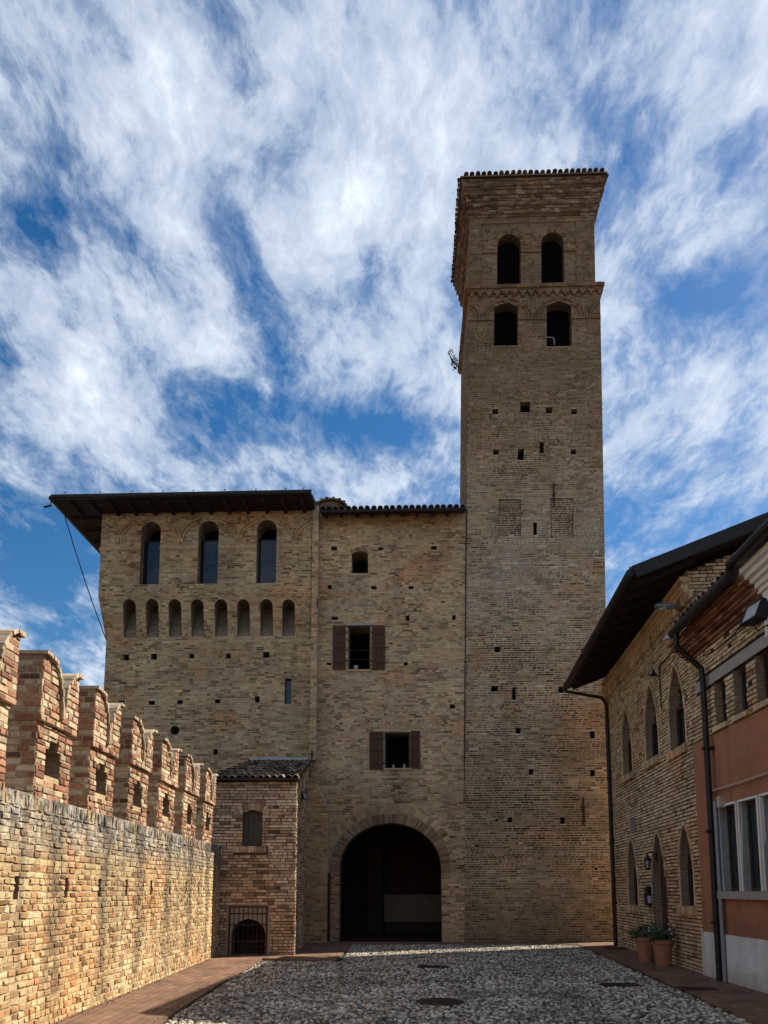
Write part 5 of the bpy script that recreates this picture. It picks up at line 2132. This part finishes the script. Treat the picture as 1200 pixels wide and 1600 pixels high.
# ------------------------------------------------------------------ garden wall between tower and house
def passage_wall():
    p = at(946, 1300, 25.9)
    root = thing('garden_wall', 'narrow brick wall with a sloping tile cap squeezed between tower and brick house', 'wall', (p.x, p.y, 0), R(-2))
    z1 = at(946, 1234, 25.9).z
    mb = MB()
    mb.box((-.30, 0, 0), (1.3, .35, z1))
    lay_bricks(mb, [(-.30, 0), (1.3, 0), (1.3, z1), (-.30, z1)], [], lambda u, w, z: (u, -w, z), mi=1, rng=random.Random(1))
    mb.build('wall', [M['tower_mortar'], M['annex_brick']], root)
    t = MB()
    an = R(24)
    t.obox((.45, .05, z1 + .16), (1, 0, 0), (0, math.cos(an), math.sin(an)), (0, -math.sin(an), math.cos(an)), .85, .42, .03, 0)
    coppi(t, (-.42, -.30, z1 + .06), (1.3, -.30, z1 + .06), (0, math.cos(an), math.sin(an)), .18, .8, random.Random(3), rows=2)
    t.build('tile_cap', M['tile'], root)


passage_wall()


# ------------------------------------------------------------------ lamps, boxes, cables
def floodlight(name, label, loc, rotz, tilt, w, arm):
    root = thing(name, label, 'floodlight', loc, rotz)
    h = w * .78
    d = w * .42
    ct, st = math.cos(tilt), math.sin(tilt)
    f = lambda x, y, z: (x, y * ct + z * st, -y * st + z * ct)       # tips the face down
    b = MB()
    P = [(-w / 2, -d / 2, -h / 2), (w / 2, -d / 2, -h / 2), (w / 2, -d / 2, h / 2), (-w / 2, -d / 2, h / 2)]
    Q = [(-w * .33, d / 2, -h * .30), (w * .33, d / 2, -h * .30), (w * .33, d / 2, h * .30), (-w * .33, d / 2, h * .30)]
    P, Q = [f(*p) for p in P], [f(*p) for p in Q]
    mid = [tuple((Vector(p) * .75 + Vector(q) * .25) + Vector((p[0] * .22, 0, 0))) for p, q in zip(P, Q)]
    for A, B in ((P, mid), (mid, Q)):
        for i in range(4):
            j = (i + 1) % 4
            b.poly([A[i], A[j], B[j], B[i]])
    b.poly(Q)
    e = w * .06
    # rim round the glass
    for x0, x1, z0, z1 in ((-w / 2, w / 2, -h / 2, -h / 2 + e), (-w / 2, w / 2, h / 2 - e, h / 2), (-w / 2, -w / 2 + e, -h / 2 + e, h / 2 - e), (w / 2 - e, w / 2, -h / 2 + e, h / 2 - e)):
        b.box((x0, -d / 2 - .02, z0), (x1, -d / 2, z1), m=f)
    for k in range(5):
        x = -w * .25 + k * w * .125
        b.box((x - .004, d / 2, -h * .26), (x + .004, d / 2 + .03, h * .26), m=f)
    b.build('housing', M['black_metal'], root)
    gl = MB()
    gl.box((-w / 2 + e, -d / 2 - .008, -h / 2 + e), (w / 2 - e, -d / 2 + .002, h / 2 - e), m=f)
    gl.build('glass', M['lampglass'], root)
    br = MB()
    br.tube([(-w / 2 - .02, 0, 0), (-w / 2 - .02, d * .8, -h * .5), (w / 2 + .02, d * .8, -h * .5), (w / 2 + .02, 0, 0)], .012, 6)
    br.tube([(0, d * .8, -h * .5), Vector((0, d * .8, -h * .5)) + Vector(arm)], .016, 6)
    br.build('bracket', M['black_metal'], root)
    return root


p = at(1183, 960, 11.3)
floodlight('floodlight', 'large black floodlight jutting out beside the white cornice of the pink house', p, R(-84), R(24), .42, (.15, .62, -.05))
p = at(473, 1244, 21.6)
floodlight('floodlight', 'black floodlight on the corner of the small annex below its tile roof', p, R(72), R(12), .28, (-.30, .18, .05))
p = HF.px(1019, 1052, -.2)
w = Vector((HF.o[0] + HF.e[0] * p[0] + HF.n[0] * -.2, HF.o[1] + HF.e[1] * p[0] + HF.n[1] * -.2, p[1]))
floodlight('floodlight', 'tiny spotlight above the middle pointed upper window of the brick house', w, R(-70), R(20), .13, (0, .14, 0))


def street_lamp():
    p = at(1040, 948, 15.4)
    root = thing('street_lamp', 'grey oval street lamp head hanging under the eaves of the brick house', 'street lamp', p, R(8))
    b = MB()
    prof = [(-.24, .02), (-.20, .055), (-.10, .075), (.04, .075), (.15, .055), (.24, .045), (.30, .04)]
    rings = []
    for x, r in prof:
        n = len(b.V)
        for k in range(12):
            th = 2 * math.pi * k / 12
            b.V.append((x, r * 1.5 * math.cos(th), r * math.sin(th) if math.sin(th) > 0 else r * .7 * math.sin(th)))
        rings.append(n)
    for a, c in zip(rings, rings[1:]):
        for k in range(12):
            k2 = (k + 1) % 12
            b.F.append((a + k, a + k2, c + k2, c + k))
            b.M.append(0)
    b.F.append(tuple(rings[0] + k for k in range(12)))
    b.F.append(tuple(rings[-1] + k for k in range(12)))
    b.M += [0, 0]
    b.build('housing', M['grey_metal'], root, smooth=True)
    g_ = MB()
    g_.lathe([(.09, 0), (.085, -.03), (.05, -.06), (.01, -.07)], 14, 0, (-.06, 0, -.03))
    g_.build('diffuser', M['lampglass'], root, smooth=True)
    t = MB()
    t.tube([(.28, 0, 0), (.5, .05, -.02), (.85, .1, -.12)], .03, 8)
    t.build('arm', M['grey_metal'], root)


street_lamp()
p = at(1052, 997, 15.3)
root = thing('wall_light', 'flat pale lamp tray below the oval street lamp on the brick house', 'lamp', p, R(5))
b = MB()
b.extrude([(-.17, -.03), (.17, -.02), (.20, .01), (.16, .035), (-.14, .035), (-.19, .005)], lambda a, c, d: (a, d, c), -.07, .07)
b.build('housing', M['pale_metal'], root)
b = MB()
b.tube([(.1, 0, .01), (.55, .1, -.05)], .018, 6)
b.build('bracket', M['grey_metal'], root)


def wall_pt(fr, px, py, v):
    u, z = fr.px(px, py, v)
    return Vector((fr.o[0] + fr.e[0] * u + fr.n[0] * v, fr.o[1] + fr.e[1] * u + fr.n[1] * v, z))


def lantern():
    p = wall_pt(HF, 1012, 1349, -.215)
    root = thing('wall_lantern', 'black wrought iron lantern on a bracket left of the pointed doorway', 'lantern', p, HF.a)
    b = MB()
    b.lathe([(.095, .06), (.07, .11), (.03, .15), (.012, .22)], 6)
    b.lathe([(.05, -.12), (.055, -.11), (.04, -.14), (.01, -.16)], 6)
    for k in range(6):
        th = 2 * math.pi * k / 6
        b.tube([(.055 * math.cos(th), .055 * math.sin(th), -.12), (.085 * math.cos(th), .085 * math.sin(th), .06)], .007, 5)
    b.build('cage', M['black_metal'], root)
    g_ = MB()
    g_.lathe([(.048, -.11), (.075, .055)], 6)
    g_.build('glass', M['lampglass'], root)
    a = MB()
    a.tube([(0, 0, .22), (0, .02, .26), (0, .12, .27), (0, .20, .20)], .012, 6)
    a.tube([(0, .20, .08), (0, .16, .16), (0, .1, .25)], .009, 6)
    a.box((-.03, .195, .02), (.03, .215, .27))
    a.build('bracket', M['black_metal'], root)


lantern()

p = wall_pt(HF, 1015.5, 1401, -.02)
root = thing('letter_box', 'black metal letter box on the brick wall under the iron lantern', 'letter box', p, HF.a)
b = MB()
b.extrude([(0, -.22), (-.10, -.20), (-.10, .20), (-.05, .25), (0, .25)], lambda a, c, d: (d, a, c), -.14, .14)
b.build('body', M['black_metal'], root)
b = MB()
b.box((-.10, -.112, .10), (.10, -.101, .13))
b.build('slot', M['grey_metal'], root)
b = MB()
b.extrude([(.145, -.15), (.155, -.15), (.155, .02), (.145, .02)], lambda a, c, d: (a, d, c), -.09, -.01)
b.build('newspaper_holder', M['pale_metal'], root)

for px_, py_, hw, hh, name, lab, mat, fr in ((989, 1289, .10, .15, 'junction_box', 'grey metal junction box above the lower far pointed window', 'grey_metal', HF),
                                            (1126, 1254, .075, .09, 'junction_box', 'beige junction box beside the downpipe of the pink house', 'beige_box', PF)):
    p = wall_pt(fr, px_, py_, -.07 if fr is HF else -.12)
    root = thing(name, lab, 'box', p, fr.a)
    b = MB()
    b.box((-hw, -.04, -hh), (hw, .06, hh))
    b.box((-hw - .01, -.05, hh - .02), (hw + .01, .06, hh + .01))
    b.build('housing', M[mat], root)
    b = MB()
    b.box((-hw * .8, -.046, -hh * .8), (hw * .8, -.0405, hh * .8))
    b.build('cover', M[mat], root)


def cable(fr, pts, v, r, label, mat):
    mb = MB()
    P = []
    for q in pts:
        vv = q[2] if len(q) > 2 else v
        P.append(wall_pt(fr, q[0], q[1], vv))
    o0 = P[0].copy()
    mb.tube([p - o0 for p in P], r, 6)
    o = mb.build('cable', M[mat])
    o.location = o0
    tag(o, label, 'cable')


cable(PF, [(1106, 1241), (1118, 1234), (1128, 1232), (1160, 1222), (1200, 1208), (1240, 1194)], -.12, .022, 'thick pale cable crossing the pink plaster above the lower windows', 'pale_cable')
cable(HF, [(1079, 985), (1055, 1012), (1030, 1041), (1031.5, 1075), (1033.5, 1108)], -.035, .013, 'thin dark conduit bent along the brick house between two upper pointed windows', 'cable')
cable(PF, [(1100, 1025), (1118, 1015), (1140, 997), (1165, 972), (1185, 953)], -.11, .010, 'black lamp cable sagging below the red brick cornice', 'cable')
cable(HF, [(1073, 940, -.03), (1083, 932, -.05), (1095, 930, -.06), (1110, 925, -.06)], -.05, .02, 'bundle of grey wires at the corner of the gable near the oval lamp', 'grey_metal')


# ------------------------------------------------------------------ pots, covers, small things
def potted_plant(px, py, label, seed, s=1.0):
    rg = random.Random(seed)
    x, y = gnd(px, py, .03)
    root = thing('potted_plant', label, 'potted plant', (x, y, .027), R(20 * seed), 'terracotta pots by the doorway')
    b = MB()
    b.lathe([(.15 * s, 0), (.155 * s, .02), (.20 * s, .44 * s), (.225 * s, .45 * s), (.23 * s, .53 * s), (.205 * s, .535 * s), (.195 * s, .48 * s)], 28)
    b.build('pot', M['terracotta'], root, smooth=False)
    b = MB()
    b.lathe([(.19 * s, .475 * s), (.05, .50 * s)], 16)
    b.build('soil', M['soil'], root)
    b = MB()
    leaves(b, (0, 0, .62 * s), (.27, .27, .16), 260, .045, rg)
    leaves(b, (-.22, .05, .60 * s), (.16, .14, .12), 90, .04, rg)
    leaves(b, (.08, -.12, .72 * s), (.14, .14, .16), 80, .04, rg)
    b.build('foliage', M['leaf'], root)
    for k in range(5):
        f = MB()
        c = (rg.uniform(-.24, .24), rg.uniform(-.26, -.05), rg.uniform(.60, .76) * s)
        leaves(f, c, (.028, .028, .022), 14, .018, rg, flat=1.2)
        f.build('flower', M['petal'], root)


potted_plant(1010, 1502, 'dusty terracotta pot of white flowers, farther of the two by the doorway', 1, 1.0)
potted_plant(1037, 1509, 'redder terracotta pot of white flowers, nearer of the two by the doorway', 2, 1.0)


def round_cover(px, py, r, label):
    x, y = gnd(px, py)
    root = thing('manhole_cover', label, 'manhole cover', (x, y, .018), .4)
    b = MB()
    b.lathe([(r, -.03), (r, .008), (r * .93, .014), (r * .90, .006)], 40)
    b.build('frame', M['iron'], root)
    b = MB()
    b.lathe([(r * .88, .0), (r * .88, .010)], 40)
    for i in range(-4, 5):
        for j in range(-4, 5):
            if i * i + j * j < 17:
                b.box((i * r * .19 - .022, j * r * .19 - .022, .010), (i * r * .19 + .022, j * r * .19 + .022, .016))
    b.build('lid', M['iron'], root)


round_cover(687, 1567, .34, 'round rusty manhole cover set in the cobbles nearest the camera')


def grate(px, py, w, d, label, rot=0.0, z=.022):
    x, y = gnd(px, py)
    root = thing('drain_grate', label, 'drain grate', (x, y, z), rot)
    b = MB()
    for x0, x1, y0, y1 in ((-w / 2, w / 2, -d / 2, -d / 2 + .03), (-w / 2, w / 2, d / 2 - .03, d / 2), (-w / 2, -w / 2 + .03, -d / 2 + .03, d / 2 - .03), (w / 2 - .03, w / 2, -d / 2 + .03, d / 2 - .03)):
        b.box((x0, y0, -.03), (x1, y1, .012))
    n = int(w / .05)
    for i in range(1, n):
        xx = -w / 2 + w * i / n
        b.box((xx - .012, -d / 2 + .03, -.02), (xx + .012, d / 2 - .03, .009))
    b.build('grating', M['iron'], root)
    b = MB()
    b.box((-w / 2 + .02, -d / 2 + .02, -.04), (w / 2 - .02, d / 2 - .02, -.008))
    b.build('sump', M['dark'], root)


grate(970, 1540.5, .60, .34, 'rectangular iron drain grate in the cobbles before the potted plants', R(-4))
grate(676, 1512, .62, .42, 'rectangular iron drain grate in the cobbles in front of the gateway', R(-2))
grate(1088, 1548, .60, .34, 'dark rectangular drain grate in the brick path along the pink house', R(-4), .032)
grate(962, 1483.5, .60, .5, 'rectangular iron drain grate in the path at the corner of the brick house', R(-4), .032)

x, y = gnd(289, 1512.5)
mb = MB()
rg = random.Random(6)
mb.lathe([(.05, 0), (.09, .03), (.075, .075), (.03, .10)], 7)
mb.V = [(a * 1.4 + rg.uniform(-.015, .015), b + rg.uniform(-.015, .015), c + rg.uniform(-.01, .01)) for a, b, c in mb.V]
o = mb.build('stone', M['cornice_brick'])
o.location = (x - .02, y, .028)
tag(o, 'small dark loose stone lying at the foot of the battlement wall', 'stone')


def window_thing(px, py, v, r, h, name, label, cat, mat):
    p = wall_pt(FF, px, py, v)
    root = MB()
    root.lathe([(r * .55, 0), (r * .9, h * .25), (r, h * .55), (r * .6, h * .8), (r * .75, h)], 14)
    o = root.build(name, M[mat], smooth=True)
    o.location = p
    tag(o, label, cat)


window_thing(556, 1046, .30, .09, .13, 'bowl', 'small white bowl standing in the taller shuttered window of the gatehouse', 'bowl', 'pale_metal')
window_thing(615, 1200, .06, .04, .10, 'vase', 'left one of two tiny pale vases on the sill of the lower gatehouse window', 'vase', 'beige_box')
window_thing(632, 1200, .06, .04, .12, 'vase', 'right one of two tiny pale vases on the sill of the lower gatehouse window', 'vase', 'beige_box')


def grit():
    rg = random.Random(31)
    mb = MB()
    for _ in range(420):
        side = rg.random()
        y = rg.uniform(7.5, 19.6)
        if side < .6:
            x = -3.9 - .0061 * y + .03 + abs(rg.gauss(0, .07))
        elif side < .8:
            x = -2.72 + rg.uniform(-.12, .03)
        else:
            x = HB[0] - .06 - abs(rg.gauss(0, .10)) + (y - HB[1]) * .05
        r = rg.uniform(.006, .018)
        n = len(mb.V)
        for k in range(5):
            th = 2 * math.pi * k / 5 + rg.random()
            mb.V.append((x + r * math.cos(th), y + r * math.sin(th), .027))
        mb.V.append((x, y, .027 + r * .9))
        for k in range(5):
            mb.F.append((n + k, n + (k + 1) % 5, n + 5))
            mb.M.append(0)
    o = mb.build('grit', M['grit'])
    o['kind'] = 'stuff'
    tag(o, 'dark grit and crumbs gathered along the feet of the walls', 'grit')


grit()
